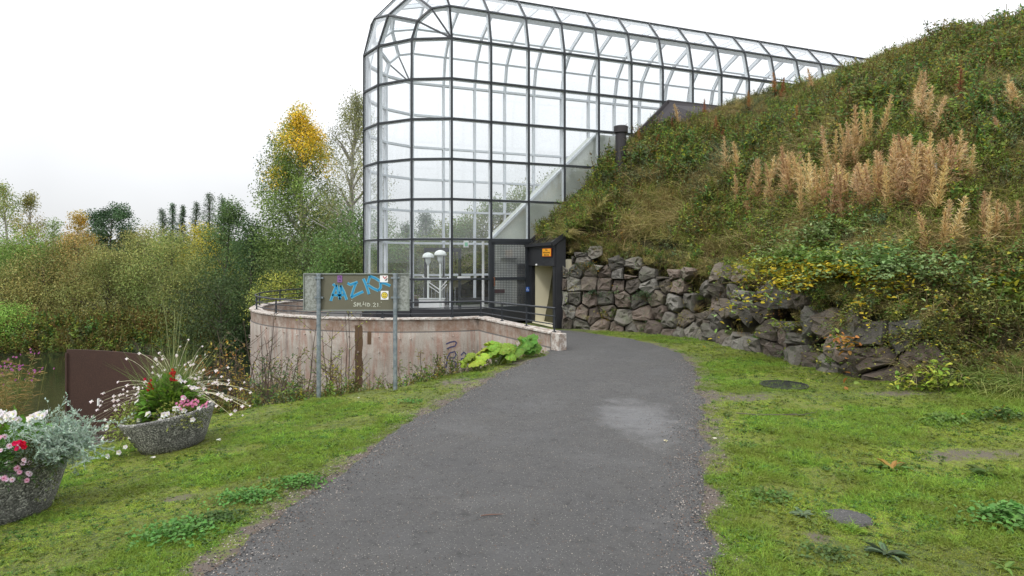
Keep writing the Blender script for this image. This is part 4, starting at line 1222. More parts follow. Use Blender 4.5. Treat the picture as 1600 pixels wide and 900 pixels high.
# timber kerb and gravel by it
kx, ky, kz = -5.15, 8.75, float(ground(-5.15, 8.75))
mb = MB(); mb.bar((-.55, .12, .03), (.35, .12, .05), .10, .10); 
tag(mb.build('timber_kerb', simple('old_timber', (.05, .035, .025), .85, 0, .4, 8, .4)), 'old dark timber edging beside the rusty steel sheet', 'kerb').location = (kx, ky, kz)
M_peb = simple('pebbles', (.11, .095, .085), .8, 0, .5, 20, .3)
mb = MB()
for i in range(900):
    x = rr.uniform(-6.7, -4.75); y = rr.uniform(8.75, 9.7) if i % 3 else rr.uniform(9.0, 10.2); s_ = rr.uniform(.012, .035)
    z = float(ground(x, y)); M = Matrix.Rotation(rr.uniform(0, 6), 3, 'Z') @ Matrix.Rotation(rr.uniform(0, 6), 3, 'X')
    mb.box((x, y, z + s_ * .3), (s_, s_ * .8, s_ * .6), 0, M)
tag(mb.build('gravel', M_peb), 'loose brown gravel beside the steel sheet', 'gravel', kind='stuff')

# iron drain grate
x, y, z = hit(1225, 604, 6)
dg_ = empty('drain_grate', (x, y, z + .01), .2, 'round iron drain cover sunk in the grass near the stone wall', 'drain cover')
MB().lathe([(.33, .0), (.36, .0), (.36, .022), (.33, .022)], n=28).build('rim', M_black, dg_)
mb = MB()
for k in range(-5, 6): w_ = math.sqrt(max(.33 ** 2 - (k * .06) ** 2, 0)); mb.bar((-w_, k * .06, .012), (w_, k * .06, .012), .028, .014)
for k in range(-3, 4): w_ = math.sqrt(max(.33 ** 2 - (k * .09) ** 2, 0)); mb.bar((k * .09, -w_, .008), (k * .09, w_, .008), .016, .010)
mb.build('grating', M_black, dg_)
# white marker post on the hill
x, y, z = hit(1460, 300, 8)
mp = empty('marker_post', (x, y, z - .1), 0, 'short white marker post among the tan seed heads', 'post')
MB().tube([(0, 0, 0), (0, 0, .1 + y * .042)], .042, 12).build('tube', M_whitep, mp, False)
MB().lathe([(.044, 0), (.046, .03), (.001, .035)], (0, 0, .1 + y * .040), 12).build('cap', simple('grey_cap', (.35, .36, .36)), mp)
# small heap of dark grit on the right lawn
x, y, z = hit(1322, 812, 3)
V = []; 
mb = MB(); gm = 14
for i in range(gm):
    for j in range(gm):
        u, v = (i / (gm - 1) * 2 - 1), (j / (gm - 1) * 2 - 1); r2 = u * u + v * v
        V.append((u * .20, v * .17, .045 * max(0, 1 - r2) - .02 * (r2 > 1) + rr.uniform(-.006, .006)))
mb.add(V, [(i * gm + j, (i + 1) * gm + j, (i + 1) * gm + j + 1, i * gm + j + 1) for i in range(gm - 1) for j in range(gm - 1)])
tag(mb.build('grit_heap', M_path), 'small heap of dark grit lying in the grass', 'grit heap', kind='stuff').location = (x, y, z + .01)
# ------------------------------------------------------------ vegetation: materials
M_leaf = leafmat('leaves', .30, rnd=.12)
M_scrub = leafmat('hillside_leaves', .28, patch=(.55, .50, .70, (.20, .15, .06), .45), rnd=.42)
M_grass = leafmat('grass_blades', .25, patch=(1.1, .42, .62, (.17, .18, .035), .6), rnd=.3)
M_petal = leafmat('petals', .35, rnd=.06)
M_bark = simple('bark', (.075, .06, .05), .85, 0, .5, 9, .5)
M_birch = simple('birch_bark', (.35, .33, .30), .8, 0, .55, 7, .4)
GREEN, OLIVE, DRY, TAN, YEL, RUST = (.11, .20, .040), (.18, .21, .045), (.31, .25, .10), (.44, .34, .17), (.40, .36, .04), (.28, .13, .04)

def yup(n, spread=.6, up=1.):
    d = rng.normal(size=(n, 3)) * spread; d[:, 2] = np.abs(d[:, 2]) * .4 + up; return nrm(d)

# --- clump prototypes
def p_herb(seed, n=9, h=.42, lv=17, cols=(GREEN, OLIVE), ll=.068, alt=YEL, pa=.06, stem=(.10, .07, .03)):
    L = LM()
    base = rng.normal(size=(n, 3)) * [.09, .09, 0]; d = yup(n, .33); hh = h * rng.uniform(.55, 1.15, n)
    L.blade(base, d, hh, .008, rng.normal(size=(n, 3)) * .12, stem, 2, False)
    for i in range(n):
        t = rng.uniform(.12, 1.0, lv); p = base[i] + d[i] * hh[i] * t[:, None]
        dr = randdir(lv); dr[:, 2] = dr[:, 2] * .5 + .25
        c = cols[i % len(cols)]
        L.leaf(p, dr, ll * rng.uniform(.6, 1.3, lv), ll * .42, jcol(c, lv, .35, alt, pa))
    return L.mesh('herb_clump', M_scrub)
def p_tuft(n=60, l=(.25, .55), w=.008, col=DRY, tip=TAN, droop=.9, spread=.5, alt=None, mat=None, r=.06):
    L = LM(); base = rng.normal(size=(n, 3)) * [r, r, 0]
    d = yup(n, spread); b = np.c_[d[:, :2] * .5 + rng.normal(size=(n, 2)) * .15, -np.ones(n) * droop * rng.uniform(.3, 1, n)]
    L.blade(base, d, rng.uniform(*l, n), w, b, jcol(col, n, .35, alt, .25 if alt else 0), 4, True, jcol(tip, n, .3))
    return L.mesh('grass_tuft', mat or M_scrub)
protos = [p_herb(0), p_herb(1, 8, .5, 18, ((.09, .17, .04), (.20, .26, .05))), p_herb(2, 10, .34, 16, ((.15, .19, .09), (.11, .17, .07)), .045, (.10, .11, .07), .2),
          p_herb(3, 7, .55, 14, ((.22, .17, .05), OLIVE), .05, RUST, .18, (.14, .08, .03)),
          p_tuft(70), p_tuft(70, (.2, .5), .009, (.22, .23, .06), (.36, .31, .12), 1.0), p_tuft(60, (.2, .42), .009, (.11, .19, .035), (.24, .29, .07), .8),
          p_herb(7, 14, .28, 18, ((.15, .23, .035), (.22, .28, .05)), .04)]
# --- scatter over the hill, denser where it is close
N = 62000
a_ = rng.uniform(AP + .05, 30, N); b_ = rng.uniform(.25, 19, N)
x = M0[0] + U[0] * a_ + OUT[0] * b_; y = M0[1] + U[1] * a_ + OUT[1] * b_
d, s = seg_dist(x, y, FOOT); ins = inside(x, y, FOOTP)
T = np.interp(s, FL, TOPH)
z = hill(x, y)
az = x / np.maximum(y, 1)
dens = np.clip(1.25 - y / 40, .45, 1)
keep = ins & (d > .42 + .1 * T) & (az < 1.4) & (y > 5) & (rng.random(N) < dens) & (z > -.1) & ((a_ > AP + .22) | (b_ > 2))
keep &= ~((np.abs(az - .17) < .020) & (y > 16) & (b_ < 1.6) & (z > 4) & (rng.random(N) < .85))
x, y, z, d, s, a_, b_, az, T = [q[keep] for q in (x, y, z, d, s, a_, b_, az, T)]
n = len(x)
print('hill clumps', n)
m1 = fbm(x, y, .9, 21); m2 = fbm(x, y, .5, 33)
r_ = rng.random(n)
idx = np.where(r_ < .20, 0, np.where(r_ < .42, 1, np.where(r_ < .54, 2, np.where(r_ < .63, 3, np.where(r_ < .72, 4, np.where(r_ < .86, 5, np.where(r_ < .93, 6, 7)))))))
dry = (m1 > .52) | ((d < 2.6) & (s < FL[5]) & (m1 > .40) & (s > FL[3]-1.0))
idx = np.where(dry & (r_ < .62), np.where(rng.random(n) < .55, 4, 5), idx)
idx = np.where((m2 > .56) & (r_ > .6), 2, idx)
idx = np.where((m2 < .38) & (r_ < .3), 7, idx)
# bare lip of the wall: grasses hang over the stones
P = np.c_[x, y, z - .03]
Rt = np.c_[rng.normal(size=n) * .2, rng.normal(size=n) * .2, rng.uniform(0, 6.28, n)]
Sc = rng.uniform(.65, 1.35, n) * (.6 + 1.0 * fbm(x, y, .8, 61)) * np.where(y > 15, 1.15, .95)
Sc = np.where((a_ > 9) & (b_ < 5), Sc * .62, Sc)
scatter('hillside_scrub', P, Rt, Sc, idx, protos, 'dense mixed weeds, dry grass and low scrub covering the hillside', 'ground cover')
# overhanging fringe along the top of the wall and weeds in its joints
n = 1500
s = rng.uniform(FL[2] + .1, FL[9] + 1.4, n)
P, Rt = [], []
for q in s:
    fp, e, nn = footpt(q); T = float(np.interp(q, FL, TOPH))
    if rng.random() < .90: zz = T + rng.uniform(-.16, .16); dd = -rng.uniform(-.02, .5) - .14 * T
    else: zz = rng.uniform(0, T); dd = .05 - .14 * zz
    if q > FL[9] - .4: zz = max(0, rng.uniform(0, .45)); dd = -rng.uniform(-.1, .5)
    P.append((fp[0] + nn[0] * dd, fp[1] + nn[1] * dd, zz)); an = math.atan2(nn[1], nn[0])
    Rt.append((rng.normal() * .3 - nn[1] * .55, rng.normal() * .3 + nn[0] * .55, rng.uniform(0, 6.28)))
scatter('wall_top_grass', P, Rt, rng.uniform(.45, .95, n), rng.choice([0, 2, 3, 4, 5, 6, 7], n, p=[.16, .14, .08, .22, .22, .1, .08]), protos, 'dry and green grass tufts hanging over the top of the stone wall', 'grass')

n = 1500
a_ = rng.uniform(AP + .5, 26, n * 6); b_ = rng.uniform(.8, 16, n * 6)
x = M0[0] + U[0] * a_ + OUT[0] * b_; y = M0[1] + U[1] * a_ + OUT[1] * b_; d, s = seg_dist(x, y, FOOT)
k = inside(x, y, FOOTP) & (d > .7) & (fbm(x, y, .7, 91) > .50) & (x / y < 1.3) & (y > 5) & (fbm(x, y, 2.0, 95) > .45); x, y = x[k][:n], y[k][:n]; n = len(x)
lp = [p_tuft(90, (.35, .75), .010, (.26, .24, .07), (.46, .38, .18), 1.1, .45, r=.10), p_tuft(90, (.3, .7), .010, (.17, .22, .05), (.34, .36, .11), 1.1, .5, r=.10)]
scatter('long_grass', np.c_[x, y, hill(x, y) - .03], np.c_[rng.normal(size=(n, 2)) * .2, rng.uniform(0, 6.28, n)], rng.uniform(.6, 1.15, n), rng.choice([0, 1], n), lp, 'swathes of long pale grass lying over the hillside scrub', 'grass')
n = 230
a_ = AP + rng.uniform(.12, 1.3, n); b_ = rng.uniform(.06, 2.3, n)
x = M0[0] + U[0] * a_ + OUT[0] * b_; y = M0[1] + U[1] * a_ + OUT[1] * b_; z = 2.70 + (a_ - AP - .2) * .85
scatter('overhanging_scrub', np.c_[x, y, z], np.c_[rng.normal(size=n) * .35 + .1, rng.normal(size=n) * .35 - .25, rng.uniform(0, 6.28, n)], rng.uniform(.75, 1.25, n), rng.choice([0, 1, 3, 4, 5, 7], n, p=[.2, .15, .1, .2, .25, .1]), protos, 'shaggy grass and weeds spilling over the portal roof against the glass', 'ground cover')
# --- tan fireweed gone to seed: each stalk a thing
M_plume = leafmat('seed_fluff', .35, rnd=.2)
def fireweed(seed, h, c1, c2, red=False):
    st = LM(); n = 26
    st.blade(np.zeros((3, 3)) + rng.normal(size=(3, 3)) * [.004, .004, 0], (0, 0, 1), h, .010, (.03, .02, 0), (.16, .07, .04), 4, False)
    k = 34; t = rng.uniform(.08, .55, k); dr = randdir(k); dr[:, 2] = -.25
    st.leaf(np.c_[np.zeros(k), np.zeros(k), t * h], dr, .10, .02, jcol((.22, .10, .035) if not red else (.28, .05, .02), k, .35, OLIVE, .25))
    pl_ = LM(); k = 380
    t = rng.uniform(.24, 1.0, k); rad = .080 * (1.12 - t) / .8 + .014
    p = np.c_[.03 * h * t ** 2, .02 * h * t ** 2, t * h]
    dr = randdir(k); dr[:, 2] = np.abs(dr[:, 2]) * .9 + .5
    pl_.blade(p, dr, rad * rng.uniform(.7, 1.9, k), .0085, rng.normal(size=(k, 3)) * .4, jcol(c1, k, .3, c2, .3), 2, False)
    return st.mesh('stem', M_plume), pl_.mesh('plume', M_plume)
FW = [fireweed(0, 1.25, (.62, .43, .22), (.74, .58, .37)), fireweed(1, 1.1, (.58, .38, .19), (.68, .50, .30)), fireweed(2, 1.0, (.34, .13, .06), (.42, .24, .12), True), fireweed(3, 1.35, (.64, .46, .24), (.54, .35, .17))]
fpos = []
r2 = random.Random(3)
# surveyed stands: (view x, view y of the foot, count, spread)
for ci, (px, py, c, sx_, sy_) in enumerate([(1215, 325, 8, 22, 12), (1245, 330, 8, 16, 14), (1282, 340, 10, 16, 12), (1318, 345, 14, 18, 14), (1340, 338, 9, 14, 10), (1375, 330, 7, 18, 12), (1405, 318, 16, 18, 16), (1430, 318, 14, 16, 16),
                               (1460, 318, 8, 16, 14), (1492, 300, 8, 20, 14), (1300, 290, 5, 14, 10), (1335, 265, 6, 20, 10), (1435, 215, 5, 14, 10), (1370, 245, 3, 12, 8), (1560, 380, 6, 30, 30), (1480, 400, 5, 26, 18), (1585, 200, 6, 18, 16), (1180, 340, 5, 16, 10), (1150, 300, 3, 10, 20)]):
    for i in range(int(c * 1.25)): fpos.append((px + r2.gauss(0, sx_ * .85), py + r2.gauss(0, sy_ * .7), r2.choice([0, 0, 1, 3]), r2.uniform(.7, 1.15), ci))
for (px, py) in [(1048, 212), (1062, 206), (1170, 172), (1212, 152), (1218, 158), (1275, 150), (1120, 225), (1128, 232), (1015, 250), (996, 232), (1322, 185), (1426, 172), (1312, 182), (1100, 190), (1350, 215), (1240, 215), (1085, 245), (1500, 168), (1545, 130)]:
    fpos.append((px, py, 2 if r2.random() < .65 else 1, r2.uniform(.6, .95), -1))
STAND = ['the leftmost dense clump of the long stand', 'the second clump of the stand, above the raspberry bush', 'the third clump of the stand', 'the thick middle clump of the stand', 'the right side of the thick middle clump', 'the gap clump between the two thickest clumps', 'the thickest pale clump left of the marker post', 'the thick clump touching the marker post', 'the clump right beside the marker post', 'the clump right of the marker post', 'the sparse row behind the middle clump', 'the small brown clump uphill of the middle', 'the lone group well above the marker post', 'the trio uphill between the clumps', 'the low brown group by the right edge', 'the reddish group below the marker post', 'the pale group at the upper right edge', 'the slanting group at the left end', 'the few stalks left of the whole stand']
for (px, py, k, sc, ci) in fpos:
    x, y, z = hit(px, py, 6)
    if z < .5: continue
    r = empty('fireweed', (x, y, z - .08), r2.uniform(0, 6.28))
    r.scale = (sc, sc, sc * (.85 if y < 14 else 1.0)); r.rotation_euler = (r2.gauss(0, .13), r2.gauss(-.14, .15), r.rotation_euler.z)
    link('stem', FW[k][0], r); link('plume', FW[k][1], r)
    if k == 2: tag(r, 'rust-red fireweed stalk standing alone in the green scrub of the hill', 'wildflower', 'rust-red fireweed stalks on the upper hill')
    elif ci < 0: tag(r, 'thin brown fireweed stalk high on the green slope', 'wildflower', 'thin brown fireweed stalks high on the slope')
    else: tag(r, 'tan seeded fireweed stalk in ' + STAND[ci], 'wildflower', 'fireweed stalks in ' + STAND[ci])

# --- leafy bushes built leaf by leaf
def bush(name, px, py, w, h, nst, nl, ll, cols, label, cat, off=(0, 0, 0), loc=None, droop=.2, alt=None, pa=0., lay=1., group=None, stemc=(.10, .07, .04), wr=.55, low=None):
    if loc is None:
        x, y, z = hit(px, py, 5); loc = (x + off[0], y + off[1], z + off[2])
    r = empty(name, loc, 0, label, cat, group)
    st, lf = LM(), LM()
    d = rng.normal(size=(nst, 3)) * [w / 2, w / 2 * lay, 0]; d[:, 2] = h * rng.uniform(.45, 1.05, nst) * (1 - .35 * (np.hypot(d[:, 0], d[:, 1]) / w) ** 2 * 2)
    ln = np.linalg.norm(d, axis=1); dn = d / ln[:, None]
    bend = np.c_[dn[:, 0] * .3, dn[:, 1] * .3, -np.ones(nst) * droop]
    b0 = rng.normal(size=(nst, 3)) * [w * .10, w * .10, 0]
    st.blade(b0, dn, ln, .010, bend, stemc, 4, True)
    st.blade(b0, dn, ln, .010, bend, stemc, 4, True)
    for i in range(nst):
        t = rng.uniform(.22, 1.02, nl)
        p = b0[i] + dn[i] * ln[i] * t[:, None] + bend[i] * (ln[i] * t ** 2)[:, None] + rng.normal(size=(nl, 3)) * ll * .7
        dr = randdir(nl); dr[:, 2] = dr[:, 2] * .35 - .15 + .2
        base = np.array(cols[rng.integers(len(cols))])
        c = jcol(base, nl, .28, alt, pa)
        if low is not None:
            k = (p[:, 2] < h * low[1]) & (rng.random(nl) < .6); c[k] = jcol(low[0], nl, .3)[k]
        lf.leaf(p, dr, ll * rng.uniform(.6, 1.25, nl), ll * wr, c, True, .18, (0, 0, 1))
    st.build('stem', M_leaf, r); lf.build('foliage', M_leaf, r)
    return r
RG = [(.17, .27, .06), (.13, .22, .05), (.26, .35, .13), (.20, .28, .05)]
bush('raspberry_bush', 1245, 415, 1.35, .80, 105, 34, .095, RG, 'leafy raspberry bush with grey-green leaves yellowing below, left one above the wall', 'bush', (-.2, -.55, -.05), alt=YEL, pa=.08, low=((.30, .30, .03), .26), droop=.35)
bush('raspberry_bush', 1310, 430, 1.45, .85, 115, 34, .095, RG, 'raspberry bush with a bright yellow patch of leaves above the pale boulders', 'bush', (-.2, -.65, -.05), alt=(.42, .30, .02), pa=.10, low=((.40, .31, .02), .26), droop=.4)
bush('raspberry_bush', 1380, 430, 1.2, .85, 85, 32, .09, [(.14, .23, .07), (.22, .31, .12)], 'darker blue-green raspberry bush beside the brown dry stems', 'bush', (0, -.25, 0), alt=YEL, pa=.05)
bush('raspberry_bush', 1300, 375, 1.3, .6, 70, 22, .09, [(.17, .27, .08), (.26, .35, .15), (.13, .21, .06)], 'pale grey-green raspberry bush at the foot of the tan seed heads', 'bush', (0, -.2, 0))
bush('raspberry_bush', 1150, 440, .7, .45, 16, 16, .07, [(.09, .12, .04)], 'small green shrub at the wall top left of the raspberry bushes', 'bush', (0, -.2, 0), alt=YEL, pa=.1)
bush('raspberry_shoot', 1460, 592, .55, .60, 18, 16, .095, [(.30, .36, .05), (.20, .30, .05)], 'bright yellow-green raspberry shoot at the foot of the wall near its right end', 'plant', loc=(6.15, 9.35, .12), alt=(.42, .40, .06), pa=.3, droop=.4)
bush('raspberry_shoot', 1335, 520, .45, .4, 7, 9, .11, [(.42, .22, .05), (.16, .22, .04)], 'raspberry shoot with pale orange leaves hanging on the dark boulders', 'plant', loc=(5.35, 10.35, .62), alt=(.45, .18, .06), pa=.3, droop=.6)
bush('raspberry_shoot', 1225, 500, .45, .32, 8, 10, .07, [(.22, .26, .05)], 'small pale yellow shoot growing from a joint in the wall', 'plant', loc=(5.15, 12.1, .75), alt=(.40, .30, .05), pa=.3, droop=.6)
bush('broadleaf_weed', 1570, 470, 1.0, .9, 22, 16, .12, [(.09, .14, .03), (.13, .17, .03)], 'tall broad-leaved weed at the right edge above the grass bank', 'plant', alt=YEL, pa=.2)
bush('ivy_patch', 975, 470, .5, .45, 22, 12, .055, [(.06, .10, .05)], 'small dark green plant growing on the wall face near the portal', 'plant', loc=(2.3, 18.0, 1.0), droop=.9)
bush('ivy_patch', 1010, 480, .45, .7, 22, 16, .055, [(.075, .12, .05)], 'dense green plant hanging down the middle of the stone wall', 'plant', loc=(3.55, 17.3, .95), droop=.9)
bush('ivy_patch', 930, 440, .55, .6, 22, 16, .05, [(.07, .10, .045)], 'grey-green plant in the wall under the dry orange leaves', 'plant', loc=(2.1, 18.1, 1.75), droop=.8, alt=(.4, .2, .04), pa=.2)
# dense thicket at the right end of the wall
for i, (px, py, w, h, cs, lab) in enumerate([(1405, 520, 1.1, 1.0, [(.17, .18, .05), (.20, .19, .05)], 'brown-green thicket hanging over the boulders right of the raspberry bushes'),
                                             (1500, 500, 1.3, 1.1, [(.11, .15, .04), (.17, .18, .05)], 'dark tangled thicket above the yellow-green shoot'),
                                             (1440, 450, 1.2, .9, [(.14, .17, .05), (.22, .19, .06)], 'olive thicket between the dry stems and the marker post'),
                                             (1560, 420, 1.4, 1.1, [(.13, .19, .05), (.19, .22, .06)], 'green thicket at the right edge under the tan stalks')]):
    bush('thicket', px, py, w, h, 60, 22, .055, cs, lab, 'bush', (0, -.15, -.05), droop=.45, alt=YEL, pa=.10)
bush('thicket', 0, 0, .9, .55, 60, 24, .05, [(.17, .20, .05), (.12, .17, .045)], 'low brownish-green thicket drooping over the last boulders of the wall', 'bush', loc=(6.35, 9.95, .80), droop=.95, alt=YEL, pa=.12)
bush('thicket', 0, 0, .8, .55, 60, 24, .05, [(.13, .18, .05), (.20, .20, .06)], 'small drooping thicket between the last boulders and the arching grass', 'bush', loc=(6.85, 9.75, .55), droop=.8, alt=YEL, pa=.12)
bush('thicket', 0, 0, .8, .5, 44, 22, .05, [(.13, .18, .05), (.20, .20, .06)], 'drooping thicket on the wall top above the orange-leaved shoot', 'bush', loc=(5.95, 10.7, 1.15), droop=.9, alt=YEL, pa=.12)
# long arching grass at the right end
def grass_clump(loc, n, l, w, label, col=(.10, .14, .03), tip=(.30, .26, .10), dirx=-.35, spread=.45, name='tall_grass', droop=.75, group=None):
    r = link(name, None) if False else None
    L = LM(); base = rng.normal(size=(n, 3)) * [.16, .14, 0]
    d = yup(n, spread); d[:, 0] += dirx; d[:, 1] -= .35; d = nrm(d)
    b = np.c_[d[:, :2] * .6 + rng.normal(size=(n, 2)) * .1, -np.ones(n) * droop * rng.uniform(.4, 1.2, n)]
    L.blade(base, d, rng.uniform(.5, 1, n) * l, w, b, jcol(col, n, .3, (.24, .19, .08), .2), 7, True, jcol(tip, n, .3))
    o = L.build(name, M_leaf); o.location = loc
    return tag(o, label, 'grass', group)
for (lx, ly, lz, n, l, lab, cc_) in [(6.9, 9.55, .25, 230, .95, 'tall green grass clump at the foot of the bank right of the yellow shoot', 0), (7.45, 9.25, .10, 260, 1.0, 'large arching green grass clump by the right edge of the photo', 0),
                            (7.1, 8.95, .0, 170, .7, 'lowest grass clump spilling onto the lawn at the right edge', 0), (7.4, 9.9, .55, 200, .95, 'upper pale grass clump half hidden in the dark thicket', 1), (6.25, 9.75, .45, 90, .75, 'thin straw-coloured grass clump arching over the last boulders', 1),
                            (6.65, 10.4, 1.1, 110, .8, 'upright brown dry stems below the marker post', 1), (5.9, 11.0, 1.55, 50, .6, 'thin dry grass clump between the two raspberry bushes', 1), (8.2, 9.2, .3, 240, 1.1, 'rightmost big grass clump, cut by the edge of the photo', 0), (7.9, 10.2, 1.1, 160, .9, 'pale green grass clump above the rightmost big clump', 0)]:
    z_ = max(float(surf(np.array(lx), np.array(ly))), lz * .6)
    grass_clump((lx, ly, z_ - .03), n, l, .012, lab, *(((.26, .20, .09), (.42, .33, .17)) if cc_ else ((.13, .22, .035), (.34, .38, .11))))
# dead stick-like trailing stems
# --- lawn tufts
def lawn_tuft(n, l, w, col, tip, spread=.6, r=.035):
    L = LM(); base = rng.normal(size=(n, 3)) * [r, r, 0]; d = yup(n, spread, .8)
    b = np.c_[d[:, :2] * .5, -rng.uniform(.1, .7, n)]
    L.blade(base, d, rng.uniform(*l, n), w, b, jcol(col, n, .3), 2, True, jcol(tip, n, .3)); return L.mesh('lawn_tuft', M_grass)
lt = [lawn_tuft(16, (.03, .065), .0045, (.15, .25, .022), (.34, .46, .06)), lawn_tuft(16, (.025, .05), .004, (.22, .29, .028), (.44, .50, .075)), lawn_tuft(20, (.04, .09), .0045, (.09, .18, .02), (.24, .37, .055), .5), lawn_tuft(10, (.03, .06), .004, (.17, .14, .06), (.28, .23, .11), .9)]
L = LM(); k = 12; L.leaf(rng.normal(size=(k, 3)) * [.02, .02, .006] + [0, 0, .012], np.c_[rng.normal(size=(k, 2)), np.full(k, .35)], .026, .020, jcol((.055, .12, .022), k, .3), True, .1, (0, 0, 1)); lt.append(L.mesh('clover', M_grass))
P_, I_ = [], []
def lawn_pts(N, x0, x1, y0, y1, fall):
    x = rng.uniform(x0, x1, N); y = rng.uniform(y0, y1, N)
    k = rng.random(N) < np.clip((fall / y) ** 1.35, .05, 1); x, y = x[k], y[k]
    az = x / y; k = (np.abs(az) < 1.35) & (y > 3.1); x, y = x[k], y[k]
    ins = inside(x, y, PATHPOLY[::2]); dd, _ = seg_dist(x, y, PATHPOLY[::2]); dd = np.where(ins, -dd, dd)
    h = hill(x, y); k = (dd + (fbm(x, y, 3.2, 14) - .5) * .55 > .02) & (h < .1); x, y, dd = x[k], y[k], dd[k]
    z = ground(x, y); k = (z > -.95) & ~((y > 8.8) & (x < -5.1)); x, y, z, dd = x[k], y[k], z[k], dd[k]
    a, b = ab(x, y); rc = np.hypot(x - TC[0], y - TC[1])
    left = ((PIER[0] - JO[0]) * (y - JO[1]) - (PIER[1] - JO[1]) * (x - JO[0])) / np.linalg.norm(PIER - JO)
    k = ~((rc < TR + .2) | ((left > -.15) & (y > 14.0) & (x < 1.0)))
    x, y, z, dd = x[k], y[k], z[k], dd[k]
    bz = np.zeros(len(x))
    for (cx, cy, rx, ry) in [(-.95, 10.6, .55, .8), (4.6, 6.4, 1.0, .25), (3.2, 9.3, 1.0, .5), (-2.9, 5.6, .3, .18), (2.2, 4.6, .12, .25), (5.6, 9.3, .8, .25)]:
        bz = np.maximum(bz, np.clip(1.15 - np.hypot((x - cx) / rx, (y - cy) / ry), 0, 1))
    k = rng.random(len(x)) > bz * .9
    return x[k], y[k], z[k], dd[k]
x, y, z, dd = lawn_pts(640000, -6.5, 12.0, 3.1, 17.5, 4.6)
n = len(x); print('lawn tufts', n)
lush = fbm(x, y, 1.1, 41); 
r_ = rng.random(n)
idx = np.where(lush > .52, np.where(r_ < .5, 0, np.where(r_ < .85, 2, 4)), np.where(r_ < .55, 1, np.where(r_ < .75, 0, np.where(r_ < .88, 3, 4))))
Sc = rng.uniform(.55, 1.2, n) * np.where(dd < .25, .65, 1) * (.7 + 1.1 * np.clip(fbm(x, y, 2.2, 77) - .35, 0, 1)) * np.where(lush > .55, 1.15, .85) * np.where(x > 1, 1.12, .92)
scatter('lawn_grass', np.c_[x, y, z - .004], np.c_[rng.normal(size=(n, 2)) * .15, rng.uniform(0, 6.28, n)], Sc, idx, lt, 'short mossy lawn grass with clover on both sides of the path', 'grass')
# loose grit along the path
L = MB(); 
for v in range(1): L.box((0, 0, 0), (1, .8, .55))
grit = [simple_m for simple_m in ()]
gm_ = []
for nm, c in (('pale_grit', (.28, .25, .22)), ('brown_grit', (.13, .09, .07)), ('dark_grit', (.035, .034, .035))):
    b = MB()
    vs = [Vector((math.cos(k * 1.05) * .5 * (1 + .2 * math.sin(k * 7)), math.sin(k * 1.05) * .4, z_)) for z_ in (-.2, .12) for k in range(6)] + [Vector((.05, 0, .28))]
    b.add(vs, [(k, (k + 1) % 6, 6 + (k + 1) % 6, 6 + k) for k in range(6)] + [(6 + k, 6 + (k + 1) % 6, 12) for k in range(6)])
    gm_.append(b.mesh('grit', simple(nm, c, .85, 0, .4, 30, .2)))
N = 26000
y = 3.2 + 9.5 * rng.random(N) ** 1.7; f = rng.random(N)
xl_, xr__ = np.interp(y, PATHL[:, 1], PATHL[:, 0]), np.interp(y, PATHR[:, 1], PATHR[:, 0])
edge = rng.random(N) < .6
x = np.where(edge, np.where(f < .5, xl_ + rng.normal(size=N) * .22 - .05, xr__ + rng.normal(size=N) * .20), xl_ + (xr__ - xl_) * rng.random(N))
z = np.maximum(ground(x, y), -.2) + np.where((x > xl_) & (x < xr__), .012 + .02 * np.sin(np.pi * np.clip((x - xl_) / (xr__ - xl_), 0, 1)), 0) + .002
sc = rng.uniform(.004, .013, N) * np.where(edge, 1.15, .75)
scatter('path_grit', np.c_[x, y, z], np.c_[rng.normal(size=(N, 2)) * .3, rng.uniform(0, 6.28, N)], sc, rng.choice([0, 1, 2], N, p=[.22, .33, .45]), gm_, 'loose grit and small stones on and beside the gravel path', 'gravel')

# --- low weeds on the lawn, each a thing
def weed(px, py, r, n, ll, cols, label, name='low_weed', rosette=False, h=.06, alt=None):
    x, y, z = hit(px, py, 2.8, 20)
    L = LM()
    if rosette:
        o = empty(name, (x, y, z), 0, label, 'weed')
        for i in range(n):
            L = LM(); an = i * 2.4; an += rng.normal() * .35; d = np.array([[math.cos(an), math.sin(an), .05 + .45 * rng.random()]])
            L.leaf(np.array([[0, 0, .01]]), d, r * rng.uniform(.35, .85, 1), r * .22, jcol(cols, 1, .3, alt, .15 if alt else 0), True, .15, (0, 0, 1))
            L.build('leaf', M_leaf, o)
        return o
    else:
        p = rng.normal(size=(n, 3)) * [r * .5, r * .33, 0]; p[:, 2] = h * np.exp(-(p[:, 0] ** 2 + p[:, 1] ** 2) / r ** 2) * rng.uniform(.3, 1.1, n)
        d = randdir(n); d[:, 2] = d[:, 2] * .4 + .2
        L.leaf(p, d, ll * rng.uniform(.6, 1.2, n), ll * .8, jcol(cols, n, .3, alt, .08 if alt else 0), True, .15, (0, 0, 1))
    o = L.build(name, M_leaf); o.location = (x, y, z); return tag(o, label, 'weed', kind='stuff')
G1 = (.10, .19, .04)
weed(385, 782, .26, 420, .032, G1, 'dark clover patch at the left path edge, middle one of the near group', h=.08)
weed(285, 838, .34, 560, .034, G1, 'widest clover patch on the left lawn nearest the camera', h=.09)
weed(468, 758, .26, 380, .032, G1, 'clover patch touching the path edge, farthest of the near group', h=.07)
weed(345, 815, .24, 300, .030, (.06, .12, .03), 'pale clover patch between the widest patch and the path', h=.06)
weed(640, 560 + 70, .25, 160, .03, G1, 'small weed patch on the left lawn near the sign posts', h=.05)
weed(1255, 808, .17, 16, .1, (.12, .16, .09), 'grey-green rosette left of the dark grit heap', 'rosette_weed', True)
weed(1385, 868, .19, 20, .1, (.09, .13, .07), 'large dark rosette weed below the grit heap', 'rosette_weed', True, alt=(.12, .14, .03))
